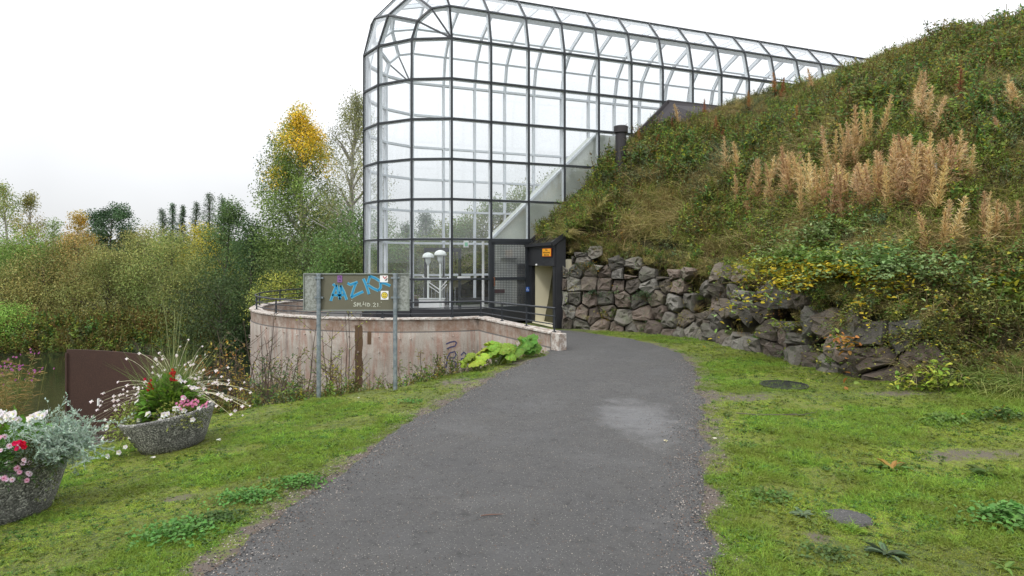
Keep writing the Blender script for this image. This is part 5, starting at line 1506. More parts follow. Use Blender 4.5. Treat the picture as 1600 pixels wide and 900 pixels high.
weed(1335, 832, .12, 10, .1, (.14, .22, .03), 'small bright green rosette just below the grit heap', 'rosette_weed', True)
weed(1395, 735, .24, 26, .1, (.10, .16, .03), 'leafy weed with a few orange tips on the right lawn', 'rosette_weed', True, alt=(.28, .16, .04))
weed(1545, 745, .26, 30, .1, (.08, .13, .03), 'spreading leafy weed near the bare soil strip', 'rosette_weed', True, alt=(.16, .20, .04))
weed(1570, 820, .30, 340, .05, (.12, .22, .05), 'bushy green weed at the right edge of the lawn', h=.15)
weed(1480, 660, .32, 200, .05, (.11, .19, .04), 'low weed patch below the arching grass', h=.09)
weed(1565, 655, .30, 260, .05, (.08, .14, .035), 'broad weed patch beside the grass clump at the right edge', h=.12, alt=(.3, .15, .03))
weed(1570, 890, .14, 9, .1, (.14, .24, .05), 'bright broad-leaved dandelion in the bottom right corner', 'rosette_weed', True)
weed(1200, 780, .30, 200, .035, (.09, .14, .03), 'soft pale weed patch beside the path on the right', h=.05)
weed(1165, 700, .22, 140, .03, (.10, .15, .03), 'tiny weed patch at the right path edge', h=.04)
weed(1290, 870, .22, 180, .03, (.08, .14, .04), 'flat green weed patch left of the large dark rosette', h=.05)
# fallen petals and litter
def petal(px, py, s_, m, label, cat='petal', name='fallen_petal'):
    x, y, z = hit(px, py, 2.8, 25); L = LM(); k = 5; an = np.arange(k) * 1.257
    L.leaf(np.zeros((k, 3)), np.c_[np.cos(an), np.sin(an), np.full(k, .5)], s_, s_ * .9, jcol(m, k, .05), True, .1, (0, 0, 1))
    o = L.build(name, M_petal); o.location = (x, y, z + .03); return tag(o, label, cat)
petal(342, 692, .035, (.75, .75, .72), 'white fallen flower on the grass just right of the farther planter')
petal(239, 720, .035, (.75, .75, .72), 'white fallen flower on the grass below the farther planter')
petal(1040, 694, .03, (.62, .60, .40), 'pale yellow leaf lying on the gravel path', 'leaf', 'fallen_leaf')
petal(1117, 690, .03, (.6, .58, .5), 'pale leaf at the right edge of the path', 'leaf', 'fallen_leaf')
petal(560, 535 + 90, .02, (.6, .6, .5), 'small pale leaf on the left lawn by the sign', 'leaf', 'fallen_leaf')
x, y, z = hit(770, 815, 2.8); mb = MB(); mb.tube([(-.09, -.01, .012), (-.02, 0, .016), (.08, .02, .012)], [.004, .005, .002], 5)
tag(mb.build('twig', simple('reddish_twig', (.12, .06, .04))), 'short reddish twig lying on the gravel path', 'twig').location = (x, y, z + .03)
x, y, z = hit(1210, 652, 5); mb = MB(); mb.tube([(-.45, .1, .03), (-.2, .0, .03), (.1, -.03, .04), (.35, .0, .03), (.6, .12, .04)], [.006, .007, .006, .005, .003], 5); mb.tube([(.1, -.03, .04), (.25, -.1, .07)], [.004, .002], 5)
tag(mb.build('fallen_branch', simple('dead_branch', (.07, .05, .04))), 'thin bare fallen branch on the grass below the drain grate', 'branch').location = (x, y, z)
# ------------------------------------------------------------ trees
TB = 1.85
def tree(name, label, x, y, ztop, w, kind='round', cols=((.08, .13, .03),), leaf=.13, nleaf=7000, ncl=70, trunk=None, autumn=None, base=None, seed=0, cat='tree', low=.12, bark=None, droop=0., depth=None, clr=.24, gr=None, lean=0.):
    """tapered trunk with limbs; crown of many small leaves in clumps"""
    g = float(ground(x, y)) if base is None else base
    h = ztop - g
    w *= {'spruce': 2.0, 'pine': 1.25}.get(kind, 1.5); ncl = int(ncl * 1.35); nleaf = int(nleaf * 2.2)
    r = empty(name, (x, y, g - .1), 0, label, cat, gr)
    R_ = random.Random(seed * 13 + 5)
    dw = depth or w
    leaf *= .95
    def prof(t):
        if kind == 'round': return math.sin(math.pi * min(1, max(0, .10 + .88 * t))) ** .55
        if kind == 'birch': return max(0, (1 - t) ** .62) * min(1, .55 + 1.6 * t)
        if kind == 'spruce': return (1 - t) * .95 + .03
        if kind == 'column': return max(.05, min(1, .8 + t) * (1 - t ** 3.5))
        if kind == 'pine': return .45 + .6 * math.sin(math.pi * min(1, t * 1.0 + .05)) if t < .96 else .3
    mb = MB(); tr_ = trunk or (.016 * h + .03)
    nseg = 7; path = []
    for i in range(nseg + 1):
        f = i / nseg; path.append(Vector((lean * f * f * h + .03 * h * math.sin(f * 3 + seed) * f, .02 * h * math.cos(f * 2.3 + seed) * f, f * h * .93)))
    mb.tube(path, [tr_ * (1 - .88 * i / nseg) for i in range(nseg + 1)], 7)
    def tp(f):
        f = min(max(f, 0), .999) * nseg; i = int(f); return path[i].lerp(path[i + 1], f - i)
    cl = []
    for i in range(ncl):
        t = (i + .5) / ncl if kind == 'spruce' else R_.random() ** (.85 if kind != 'birch' else 1.05)
        z = low * h + (1 - low) * h * t
        an = i * 2.39996 + R_.uniform(-.4, .4); rad = prof(t) * (R_.uniform(.15, 1.) ** .6 if kind != 'spruce' else R_.uniform(.55, 1.0))
        a0 = tp(z / h)
        c = Vector((a0.x + math.cos(an) * rad * w / 2, a0.y + math.sin(an) * rad * dw / 2, z - (.05 * w * rad if kind == 'spruce' else 0)))
        cl.append((c, t, rad))
        if i % 2 == 0 or kind == 'spruce':
            s_ = tp(max(.03, (z - rad * w * (.30 if kind != 'spruce' else -.05)) / h)); m_ = s_.lerp(c, .5) + Vector((0, 0, .03 * w))
            rr0 = tr_ * .35 * (1 - .7 * t) + .008
            mb.tube([s_, m_, c], [rr0, rr0 * .6, .006], 4, False)
    mb.build('trunk', bark or M_bark, r)
    L = LM(); per = nleaf // ncl
    for ci, (c, t, rad) in enumerate(cl):
        base_c = np.array(cols[R_.randrange(len(cols))]) * TB * R_.uniform(.62, 1.42)
        if autumn and R_.random() < autumn[1](t): base_c = np.array(autumn[0][R_.randrange(len(autumn[0]))]) * R_.uniform(.85, 1.1)
        cr = w * clr * (1 - .35 * t if kind in ('birch', 'spruce') else 1) * R_.uniform(.7, 1.25)
        q = rng.normal(size=(per, 3)); q = q / np.linalg.norm(q, axis=1, keepdims=True) * rng.random((per, 1)) ** .45
        if kind == 'spruce':
            out = np.array([c.x, c.y, 0]) - np.array([tp(c.z / h).x, tp(c.z / h).y, 0]); f = rng.random(per) ** .7
            ax = np.array([tp(c.z / h).x, tp(c.z / h).y, c.z + .10 * w * rad])
            p = ax + (np.array(c) - ax) * f[:, None] * 1.1 + rng.normal(size=(per, 3)) * [.07 * w * .5, .07 * w * .5, .03 * w]
            d = nrm(np.tile(out + 1e-3, (per, 1))) + rng.normal(size=(per, 3)) * .5; d[:, 2] -= .35
        else:
            p = np.array(c) + q * cr * [1, 1, .8 if not droop else 1.15]
            if droop: p[:, 2] -= droop * np.abs(rng.normal(size=per)) * cr * 1.4
            d = randdir(per); d[:, 2] -= .25 + droop
        L.leaf(p, d, leaf * rng.uniform(.6, 1.3, per), leaf * (.5 if kind != 'spruce' else .28) * rng.uniform(.8, 1.2, per)[:, None][:, 0], jcol(base_c, per, .28))
    L.build('crown', M_leaf, r)
    return r
def tpx(px, y): return (px - 800) / 1000 * y
def zpy(py, y): return EYE - (py - 405) / 1000 * y
OLV = ((.13, .145, .045), (.17, .17, .055), (.10, .125, .035))
BRN = ((.14, .13, .045), (.12, .125, .04), (.17, .135, .05))
GRN = ((.085, .145, .030), (.11, .17, .04))
DK = ((.030, .055, .026), (.04, .07, .03))
YB = ((.85, .64, .06), (.78, .56, .05), (.50, .48, .07))
# far bank, from left to right
tree('birch', 'tall loose birch at the left edge of the photo, mottled green and yellow', tpx(12, 38), 38, zpy(288, 38), 3.0, 'birch', ((.13, .17, .05), (.16, .17, .06)), .11, 5200, 62, bark=M_birch, autumn=(((.40, .30, .06),), lambda t: .12), seed=1, clr=.17, droop=.3)
tree('birch', 'second tall birch from the left edge, slightly lower and yellower', tpx(54, 39), 39, zpy(303, 39), 2.6, 'birch', ((.14, .17, .05), (.2, .2, .06)), .11, 4800, 55, bark=M_birch, autumn=(((.38, .30, .06),), lambda t: .25), seed=2, clr=.18, droop=.3)
tree('aspen_sapling', 'narrow pale aspen sapling standing between the yellow birch and the left birches', tpx(85, 37), 37, zpy(344, 37), 1.0, 'column', ((.14, .19, .06),), .10, 1500, 26, seed=3, clr=.3, low=.3)
tree('birch', 'birch with orange-yellow top left of the dark pine', tpx(118, 42), 42, zpy(332, 42), 2.8, 'birch', ((.16, .17, .05),), .12, 5200, 60, autumn=(((.50, .30, .04), (.45, .34, .06)), lambda t: .25 + .7 * t), seed=4, clr=.2)
tree('pine', 'dark round-topped pine rising above the olive willows', tpx(169, 46), 46, zpy(317, 46), 3.0, 'pine', DK, .15, 6500, 60, trunk=.12, seed=5, low=.35, clr=.17)
tree('willow', 'low bright green willow at the far left above the brown bushes', tpx(22, 35), 35, zpy(372, 35), 3.2, 'round', GRN, .12, 5200, 50, seed=6, depth=2.5)
tree('willow', 'brown-olive bush mass at the left edge by the water', tpx(8, 33), 33, zpy(425, 33), 3.0, 'round', BRN, .11, 5600, 55, seed=7, low=.02)
tree('willow', 'brownish willow between the left edge and the pine', tpx(72, 34.5), 34.5, zpy(400, 34.5), 2.9, 'round', BRN, .11, 5600, 55, seed=8, low=.02)
tree('willow', 'russet and olive willow below the orange-topped birch', tpx(125, 36), 36, zpy(372, 36), 2.6, 'round', BRN + ((.20, .14, .05),), .11, 5200, 50, seed=9, low=.03)
tree('willow', 'large pale olive willow under the pine, leaning over the water', tpx(170, 33.5), 33.5, zpy(398, 33.5), 3.2, 'round', OLV, .10, 8500, 75, seed=10, low=.0, clr=.2)
tree('willow', 'tall olive willow right of the pine', tpx(222, 36), 36, zpy(362, 36), 3.0, 'round', OLV, .10, 8000, 70, seed=11, low=.02, clr=.2)
tree('willow', 'broad olive willow forming the middle of the far bank', tpx(265, 34), 34, zpy(366, 34), 3.4, 'round', OLV, .10, 9500, 80, seed=12, low=.0, clr=.19)
tree('willow', 'olive willow with bare dark branches left of the dark conifers', tpx(300, 32.5), 32.5, zpy(415, 32.5), 2.8, 'round', ((.11, .13, .04), (.14, .14, .045)), .10, 6500, 60, seed=13, low=.0)
tree('maple', 'yellow-leaved tree showing between the spruces and the dark alder', tpx(318, 38), 38, zpy(352, 38), 2.2, 'round', ((.17, .17, .05),), .12, 4200, 45, autumn=(((.48, .34, .03),), lambda t: .55), seed=14)
for i, (px, py, ww, lab) in enumerate([(258, 326, 1.7, 'leftmost of the small spruces on the skyline'), (274, 317, 1.5, 'second small spruce from the left on the skyline'), (286, 320, 1.3, 'thinnest skyline spruce, third from the left'), (303, 315, 2.0, 'fourth skyline spruce from the left'), (322, 301, 2.4, 'tallest skyline spruce, left of the green column tree'), (347, 307, 2.0, 'rightmost skyline spruce, partly behind the green column tree')]):
    tree('spruce', lab, tpx(px, 58), 58, zpy(py, 58), ww, 'spruce', DK, .16, 2400, 60, seed=20 + i, low=.05, gr='small spruces on the skyline')
tree('alder', 'tall dark green column-shaped tree left of the yellow-topped birch', tpx(352, 33), 33, zpy(318, 33), 2.2, 'column', ((.05, .085, .03), (.07, .11, .035)), .11, 7500, 75, seed=30, low=.02, clr=.22)
tree('alder', 'shorter dark tree with ragged top beside the pale path', tpx(388, 31), 31, zpy(345, 31), 1.9, 'column', ((.04, .065, .03), (.055, .085, .03)), .11, 6500, 65, seed=31, low=.0, clr=.24)
tree('alder', 'very dark low bush right of the olive willows', tpx(345, 30), 30, zpy(440, 30), 3.2, 'round', ((.035, .055, .022), (.05, .07, .028)), .10, 6000, 55, seed=32, low=.0)
# beside and behind the gallery
tree('birch', 'tall birch with bright yellow top left of the glass gallery', tpx(478, 32), 32, zpy(172, 32), 5.0, 'birch', ((.085, .13, .035), (.11, .155, .04), (.07, .11, .03)), .12, 26000, 190, bark=M_birch, autumn=(YB, lambda t: 0 if t < .66 else min(.9, (t - .64) * 3.6)), seed=40, low=.05, clr=.125, droop=.15)
tree('birch', 'thin weeping birch just left of the gallery corner, sparse leaves', tpx(556, 30), 30, zpy(140, 30), 4.2, 'birch', ((.12, .14, .06), (.15, .16, .06)), .09, 11000, 150, bark=M_birch, seed=41, low=.15, clr=.12, droop=.7)
tree('bush', 'dense dark green bush at the foot of the yellow-topped birch', tpx(500, 29), 29, zpy(375, 29), 4.4, 'round', ((.05, .08, .025), (.07, .10, .03)), .10, 9000, 80, seed=42, low=.0, base=-1.5, depth=3)
tree('bush', 'dark green bush behind the notice board and glass corner', tpx(560, 27), 27, zpy(330, 27), 3.0, 'round', ((.06, .09, .03), (.08, .115, .035)), .10, 7500, 75, seed=43, low=.0, base=-1.0)
tree('bush', 'small yellow-green shrub left of the notice board, by the railing', tpx(445, 27.5), 27.5, zpy(425, 27.5), 1.9, 'round', ((.24, .23, .05), (.17, .18, .045)), .10, 2600, 36, seed=44, low=.0, base=-.8)
tree('spruce', 'dark spruce behind the left panes of the gallery', tpx(668, 40), 40, zpy(332, 40), 3.0, 'spruce', DK, .16, 4200, 75, seed=45, low=.0)
tree('spruce', 'second spruce seen through the gallery glass, a little lower', tpx(640, 42), 42, zpy(350, 42), 2.8, 'spruce', DK, .16, 3600, 70, seed=46, low=.0)
for i, (a, c, hz, lab) in enumerate([(-2.2, 2.0, 2.4, 'large bush behind the lamps, left end of the row behind the gallery'), (-.6, 1.6, 2.2, 'dark bush right behind the inner doorway'), (.9, 2.6, 1.7, 'leftmost green bush behind the gallery'), (2.6, 2.0, 1.8, 'second bush from the left behind the gallery'), (4.4, 2.2, 1.9, 'third bush behind the gallery, on the back slope'), (6.2, 2.4, 1.7, 'fourth bush behind the gallery, higher on the back slope'), (8.4, 2.6, 1.5, 'highest bush behind the gallery, partly hidden by the stair wall')]):
    p = B(a, -D - .6 - c); zb = max(-.6, min(.3 + .5 * a, 6.4) - .5)
    tree('bush', lab, p.x, p.y, zb + hz + .7, 2.0, 'round', (((.08, .12, .03), (.12, .13, .04))), .10, 4200, 45, seed=50 + i, low=.0, base=zb, cat='bush', gr='bushes on the slope behind the gallery')
tree('willow', 'bright green low willow by the water at the left edge', tpx(14, 31), 31, zpy(480, 31), 1.8, 'round', ((.12, .20, .035), (.16, .24, .05)), .09, 3200, 36, seed=60, low=.0, base=-2.3)
# distant wood closing the horizon
Lw = LM(); n = 26000
xx = rng.uniform(-150, 60, n); yy = rng.uniform(75, 110, n); top = 3.4 + 2.0 * (fbm(xx, yy * 0, .12, 5) - .4) * 4 * .5
zz = rng.random(n) ** .7 * top
cc = jcol((.06, .085, .035), n, .35, (.14, .13, .05), .25)
Lw.leaf(np.c_[xx, yy, zz], randdir(n), .9, .6, cc)
tag(Lw.build('distant_wood', M_leaf), 'distant mixed forest closing the horizon beyond the river', 'forest', kind='stuff')
# undergrowth on the far shore
Pn = 2600
x = rng.uniform(-34, -6, Pn); y = rng.uniform(31.2, 35, Pn) + .1 * (x + 10); z = ground(x, y)
scatter('shore_undergrowth', np.c_[x, y, z], np.c_[rng.normal(size=(Pn, 2)) * .2, rng.uniform(0, 6.28, Pn)], rng.uniform(1.4, 2.6, Pn), rng.choice([0, 1, 2, 3, 5], Pn), protos, 'tangled undergrowth along the far shore', 'undergrowth')

# ------------------------------------------------------------ shrubs between the lawn and the terrace wall
def sapling(x, y, ztop, n, w, label, cols, name='willow_sapling', leaf=.075, per=50, bare=0., base=None, cat='shrub', alt=None, stemc=(.09, .06, .045), six=False, gr=None):
    g = float(ground(x, y)) if base is None else base
    r = empty(name, (x, y, g - .05), 0, label, cat, gr); h = ztop - g
    mb = MB(); L = LM()
    for i in range(n):
        an = rng.uniform(0, 6.28); sp = w / 2 * rng.uniform(.1, 1); hh = h * rng.uniform(.6, 1.02)
        pts = [Vector((math.cos(an) * sp * f ** 1.3 + rng.normal() * .015, math.sin(an) * sp * f ** 1.3 + rng.normal() * .015, hh * f)) for f in np.linspace(0, 1, 6)]
        mb.tube(pts, [.014 * (1 - .75 * f) * (1 + .3 * (h > 2)) for f in np.linspace(0, 1, 6)], 4, False)
        tw_ = 7
        for k in range(tw_):
            f = rng.uniform(.2, .97); i0_ = min(int(f * 5), 4); p = pts[i0_].lerp(pts[i0_ + 1], f * 5 - i0_)
            a2 = rng.uniform(0, 6.28); ln = h * .20 * (1.1 - f * .6); e = p + Vector((math.cos(a2) * ln, math.sin(a2) * ln, ln * .9))
            mb.tube([p, p.lerp(e, .5) + Vector((0, 0, -.02)), e], [.006, .0045, .002], 3, False)
            m = int(per / tw_ * (1 - bare))
            if m > 0:
                t = rng.uniform(.1, 1, m)[:, None]; q = np.array(p) + (np.array(e) - np.array(p)) * t + rng.normal(size=(m, 3)) * .03
                d = randdir(m); d[:, 2] = d[:, 2] * .6 - .15
                L.leaf(q, d, leaf * rng.uniform(.6, 1.25, m), leaf * .32, jcol(np.array(cols[rng.integers(len(cols))]), m, .3, alt, .12 if alt is not None else 0), six, .15)
    mb.build('stem', simple('twig_bark', stemc, .85, 0, .3) if 'twig_bark' not in bpy.data.materials else bpy.data.materials['twig_bark'], r)
    if L.V: L.build('foliage', M_leaf, r)
    return r
YG = ((.24, .26, .05), (.30, .27, .05), (.18, .22, .045))
for (px, y, pt, n, w, lab, cols, kw) in [
    (468, 12.4, 492, 4, .9, 'yellow-leaved willow sapling behind the left sign post', YG, {}),
    (520, 12.6, 498, 5, 1.0, 'willow sapling with sparse yellow-green leaves between the sign posts', YG, {}),
    (545, 13.2, 486, 3, .6, 'tallest thin sapling between the sign posts', YG, dict(per=30)),
    (440, 12.6, 505, 4, .9, 'dark-stemmed bare shrub at the left end of the terrace wall', ((.14, .16, .05),), dict(bare=.45)),
    (412, 12.2, 470, 4, .9, 'nearly leafless tall shrub with dark seed heads at the wall corner', ((.12, .10, .05),), dict(bare=.6)),
    (405, 13.6, 515, 8, 1.4, 'tall yellow-green willow shrub hiding the left corner of the wall', YG, dict(per=70)),
    (440, 11.9, 548, 9, 1.1, 'mixed green shrub at the foot of the wall, left of the sign', ((.14, .19, .06), (.22, .22, .07)), dict(per=70)),
    (535, 12.2, 550, 7, .9, 'low willow shoots between the sign posts near the ground', YG, dict(per=50)),
    (465, 11.6, 565, 9, .9, 'dense grey-green leafy bush at the foot of the wall left of the post', ((.13, .17, .07), (.10, .14, .05)), dict(leaf=.07)),
    (420, 11.4, 560, 8, .9, 'dark green low bush below the bare shrub', ((.07, .11, .04),), dict()),
    (372, 11.8, 515, 6, 1.2, 'orange-brown autumn shrub right of the farther planter', ((.28, .16, .04), (.34, .24, .05)), dict(alt=(.40, .12, .03))),
    (340, 12.4, 520, 6, 1.3, 'yellow-olive shrub above the orange one near the planter', ((.26, .23, .05), (.18, .18, .04)), dict(alt=(.38, .20, .03))),
    (310, 11.4, 548, 6, 1.0, 'dark reddish twiggy shrub directly behind the farther planter', ((.24, .10, .03), (.14, .10, .04)), dict(alt=(.4, .10, .03))),
    (395, 14.5, 560, 7, 1.3, 'yellow leafed bush at the base of the wall corner', YG, dict(alt=(.4, .3, .03))),
    (640, 13.6, 556, 9, .8, 'leafy willowherb clump right of the right sign post', ((.12, .17, .06), (.18, .20, .07)), dict(leaf=.09, stemc=(.1, .08, .04))),
    (668, 13.9, 530, 8, .7, 'taller willowherb clump in front of the wall, middle one', ((.12, .17, .06), (.22, .20, .08)), dict(leaf=.09)),
    (695, 14.2, 545, 6, .6, 'thin willowherb clump next to the dark blue spray tag', ((.13, .18, .06), (.20, .20, .07)), dict(leaf=.09, per=34)),
    (600, 13.2, 575, 6, .7, 'low willowherb at the foot of the wall behind the right sign post', ((.13, .18, .06),), dict(leaf=.08)),
    (575, 12.9, 560, 3, .5, 'thin yellowing shoot beside the rust stain on the wall', YG, dict(per=26)),
    (270, 14, 555, 9, 2.2, 'dark brown thicket behind the steel sheet and flowers', ((.07, .06, .03), (.10, .08, .03)), dict(per=60)),
    (230, 16, 545, 9, 2.6, 'dark olive thicket at the river edge behind the steel sheet', ((.05, .06, .02), (.09, .09, .03)), dict(per=60))]:
    sapling(tpx(px, y), y, zpy(pt, y), n, w, lab, cols, **kw)
# weeds and grass on the bank slope
Pn = 3600
x = rng.uniform(-9, 1, Pn); y = rng.uniform(10.0, 17, Pn)
z = ground(x, y); rc = np.hypot(x - TC[0], y - TC[1]); ed = np.interp(x, ex, ey)
left = ((PIER[0] - JO[0]) * (y - JO[1]) - (PIER[1] - JO[1]) * (x - JO[0])) / np.linalg.norm(PIER - JO)
k = (rc > TR + .25) & (y > ed + .15) & (left < -.2) & (z < -.05) & (z > -2.3) & (x < XL(y) - .3)
x, y, z = x[k], y[k], z[k]; Pn = len(x)
scatter('bank_undergrowth', np.c_[x, y, z], np.c_[rng.normal(size=(Pn, 2)) * .2, rng.uniform(0, 6.28, Pn)], rng.uniform(.6, 1.1, Pn), rng.choice([0, 1, 2, 3, 5, 6], Pn, p=[.2, .15, .15, .2, .2, .1]), protos, 'weeds and dead grass on the bank below the terrace wall', 'undergrowth')

# big-leaved plants by the end of the wall: every large leaf a part
M_big = leafmat('big_leaf', .3, rnd=.2)
def bigleaf(rad, seed, c):
    """round cupped leaf with radial folds"""
    n, V, F, Cc = 20, [(0, 0, 0)], [], [c]
    rg = random.Random(seed)
    for j, rr_ in enumerate((.4, .75, 1.)):
        for k in range(n):
            a = 2 * math.pi * k / n; q = rr_ * rad * (1 + (.07 * math.sin(a * 7 + seed) if j == 2 else 0)) * (1 if abs(a - math.pi) > .35 else .45)
            V.append((math.cos(a) * q, math.sin(a) * q, .10 * rad * math.sin(rr_ * 2.6) + .07 * rad * math.cos(k * math.pi) * rr_ - .22 * rad * rr_ ** 3)); Cc.append(tuple(x * rg.uniform(.85, 1.12) for x in c))
    me = bpy.data.meshes.new('leaf')
    F = [(0, 1 + k, 1 + (k + 1) % n) for k in range(n)]
    for j in range(2):
        for k in range(n): F.append((1 + j * n + k, 1 + (j + 1) * n + k, 1 + (j + 1) * n + (k + 1) % n, 1 + j * n + (k + 1) % n))
    me.from_pydata(V, [], F); me.materials.append(M_big)
    a = me.attributes.new('col', 'FLOAT_COLOR', 'POINT'); a.data.foreach_set('color', [q for c_ in Cc for q in (*c_, 1)])
    me.update(); return me
BL = [bigleaf(.20, 1, (.14, .25, .035)), bigleaf(.20, 2, (.20, .30, .035)), bigleaf(.20, 3, (.30, .37, .04)), bigleaf(.20, 4, (.10, .20, .03))]
def butterbur(px, py, n, w, h, label, picks, scl=1., yy=None):
    if yy is None: x, y, z = hit(px, py, 6, 17)
    else: x, y = tpx(px, yy), yy; z = float(ground(x, y))
    r = empty('butterbur', (x, y, z), 0, label, 'plant')
    mb = MB(); rg = random.Random(px)
    for i in range(n):
        an = rg.uniform(0, 6.28); q = rg.uniform(.1, 1) * w / 2; lx, ly = math.cos(an) * q, math.sin(an) * q * .6; lz = h * rg.uniform(.45, 1.) * (1 - .3 * (q / w * 2))
        mb.tube([(lx * .2, ly * .2, -.05), (lx * .7, ly * .7, lz * .7), (lx, ly, lz)], .009, 5, False)
        o = link('leaf', BL[rg.choice(picks)], r, (lx, ly, lz)); s_ = scl * rg.uniform(.65, 1.15); o.scale = (s_, s_, s_)
        o.rotation_euler = (rg.uniform(.15, .75), rg.uniform(-.35, .35), an + 1.57 + rg.uniform(-.8, .8)) if i % 2 else (rg.uniform(.3, .9), rg.uniform(-.3, .3), rg.uniform(-.6, .6))
    mb.build('leaf_stalk', simple('stalk', (.16, .2, .06)) if 'stalk' not in bpy.data.materials else bpy.data.materials['stalk'], r)
butterbur(745, 570, 13, .75, .34, 'yellow-green large-leaved plant, leftmost of the row at the lawn edge', [2, 2, 1], .62, 11.75)
butterbur(772, 560, 12, .7, .45, 'large-leaved plant with mixed yellow and green leaves in front of the wall', [1, 2, 1], .78, 12.2)
butterbur(800, 555, 10, .6, .45, 'large round green-leaved plant in the middle of the row', [0, 1, 3], .95, 12.65)
butterbur(828, 550, 9, .5, .42, 'dark green large-leaved plant nearest the end of the wall', [0, 3, 3], .95, 13.1)

# ------------------------------------------------------------ planters
def agg():
    t = NT('exposed_aggregate')
    tcn = t.n('TexCoord'); v = t.n('TexVoronoi', Scale=75.); t.put(v, 'Vector', tcn.outputs['Object'])
    sc_ = t.n('SeparateColor'); t.put(sc_, 0, v.outputs['Color'])
    c = t.mix(sc_.outputs[0], (.12, .12, .112), (.37, .36, .34))
    c = t.mix(t.ramp(sc_.outputs[1], (.80, 0.), (.84, 1.)), c, (.55, .54, .50))
    c = t.mix(t.ramp(v.outputs['Distance'], (.45, 0.), (.75, 1.)), c, (.05, .05, .045))
    c = t.mix(t.ramp(t.noise(3.2, 5, .7, tcn.outputs['Object']), (.48, 0.), (.62, .55)), c, (.065, .065, .06))
    c = t.mix(t.ramp(t.noise(4.5, 5, .7, tcn.outputs['Object']), (.58, 0.), (.68, .5)), c, (.20, .20, .19))
    t.pbr(c, .8, 0, t.bump(t.math('SUBTRACT', 1., v.outputs['Distance']), .9, .008)); return t.m
M_agg = agg(); M_soil = simple('potting_soil', (.025, .018, .013), .95, 0, .4, 20, .5)
def planter(px, py, yy, label, tilt):
    x = tpx(px, yy); z = float(ground(x, yy))
    r = empty('planter', (x, yy, z - .02), 0, label, 'planter'); r.rotation_euler = (0, -tilt, 0)
    R1 = .525
    prof = [(.0, .0), (.30, .0), (.335, .012), (.385, .10), (.43, .20), (.475, .30), (R1 - .01, .395), (R1, .42), (R1 - .01, .435), (R1 - .05, .43), (R1 - .06, .36), (R1 - .07, .34)]
    prof[0] = (.001, 0)
    MB().lathe(prof, n=56).build('bowl', M_agg, r, True)
    MB().lathe([(.001, .385), (.3, .375), (R1 - .05, .355)], n=32).build('soil', M_soil, r, True)
    return r
P1 = planter(4, 800, 5.6, 'nearer concrete flower bowl, cut by the left edge of the photo', R(9)); P1.scale = (1.06, 1.06, 1.06)
P2 = planter(272, 690, 7.75, 'farther concrete flower bowl, whole, beside the rusty steel sheet', R(10))
def flower_mesh(name, cols, npet=5, s=.03, cup=.35, centre=None):
    L = LM(); an = np.arange(npet) * 2 * math.pi / npet
    L.leaf(np.zeros((npet, 3)), np.c_[np.cos(an), np.sin(an), np.full(npet, cup)], s, s * (1.15 if npet < 8 else .42), jcol(cols, npet, .06), True, .05, (0, 0, 1))
    if centre is not None:
        an = np.arange(6) * 1.047; L.leaf(np.zeros((6, 3)) + [0, 0, s * cup * .5 + .002], np.c_[np.cos(an), np.sin(an), np.full(6, .05)], s * .28, s * .3, centre, False, 0, (0, 0, 1))
    return L.mesh(name, M_petal)
F_white = flower_mesh('flower', (.80, .80, .77), 5, .038, .45, (.65, .66, .35))
F_daisy = flower_mesh('flower', (.72, .38, .56), 12, .026, .15, (.45, .12, .18))
F_daisyp = flower_mesh('flower', (.80, .62, .72), 12, .026, .2, (.5, .2, .2))
F_gaura = flower_mesh('flower', (.74, .66, .67), 4, .024, .4)
F_pink = flower_mesh('flower', (.66, .22, .40), 5, .018, .4, (.7, .5, .6))
F_red = flower_mesh('flower', (.45, .012, .025), 5, .022, .5)
F_crim = flower_mesh('flower', (.62, .01, .08), 6, .028, .6)
F_mag = flower_mesh('flower', (.34, .10, .28), 4, .014, .9)
def put_flower(r, me, loc, s=1., face=None, name='flower'):
    o = link(name, me, r, loc); o.scale = (s, s, s)
    f = Vector(face or (rng.normal() * .5, -1 + rng.normal() * .3, .6 + rng.normal() * .3)).normalized()
    o.rotation_euler = f.to_track_quat('Z', 'Y').to_euler(); return o
def wpos(P, lx, ly, lz): return P.matrix_basis @ Vector((lx, ly, lz))
def herb(P, lx, ly, w, d, h, n, leaf, cols, label, name, cat='flowering plant', alt=None, pa=0., wr=.55, six=True, stems=12, lz=.37, droop=0.):
    o_ = wpos(P, lx + (.08 if P is P1 else 0), ly, lz + (.09 if P is P1 else 0)); r = empty(name, o_, 0, label, cat)
    L = LM(); p = rng.normal(size=(n, 3)); p /= np.linalg.norm(p, axis=1)[:, None]; p *= rng.random((n, 1)) ** .4
    p *= [w / 2, d / 2, h]; p[:, 2] = np.abs(p[:, 2])
    if droop: p[:, 2] -= droop * (np.hypot(p[:, 0] / w * 2, p[:, 1] / d * 2)) ** 2
    dr = nrm(p * [1, 1, .6] + 1e-4) + randdir(n) * .6
    L.leaf(p, dr, leaf * rng.uniform(.6, 1.2, n), leaf * wr, jcol(cols, n, .3, alt, pa), six, .15, (0, 0, 1))
    k = stems; q = p[rng.integers(0, n, k)]; L2 = LM()
    L2.blade(np.zeros((k, 3)), q + 1e-4, np.linalg.norm(q, axis=1), .006, (0, 0, .0), (.07, .10, .03), 2, False)
    L2.build('stem', M_leaf, r); L.build('foliage', M_leaf, r)
    return r, p
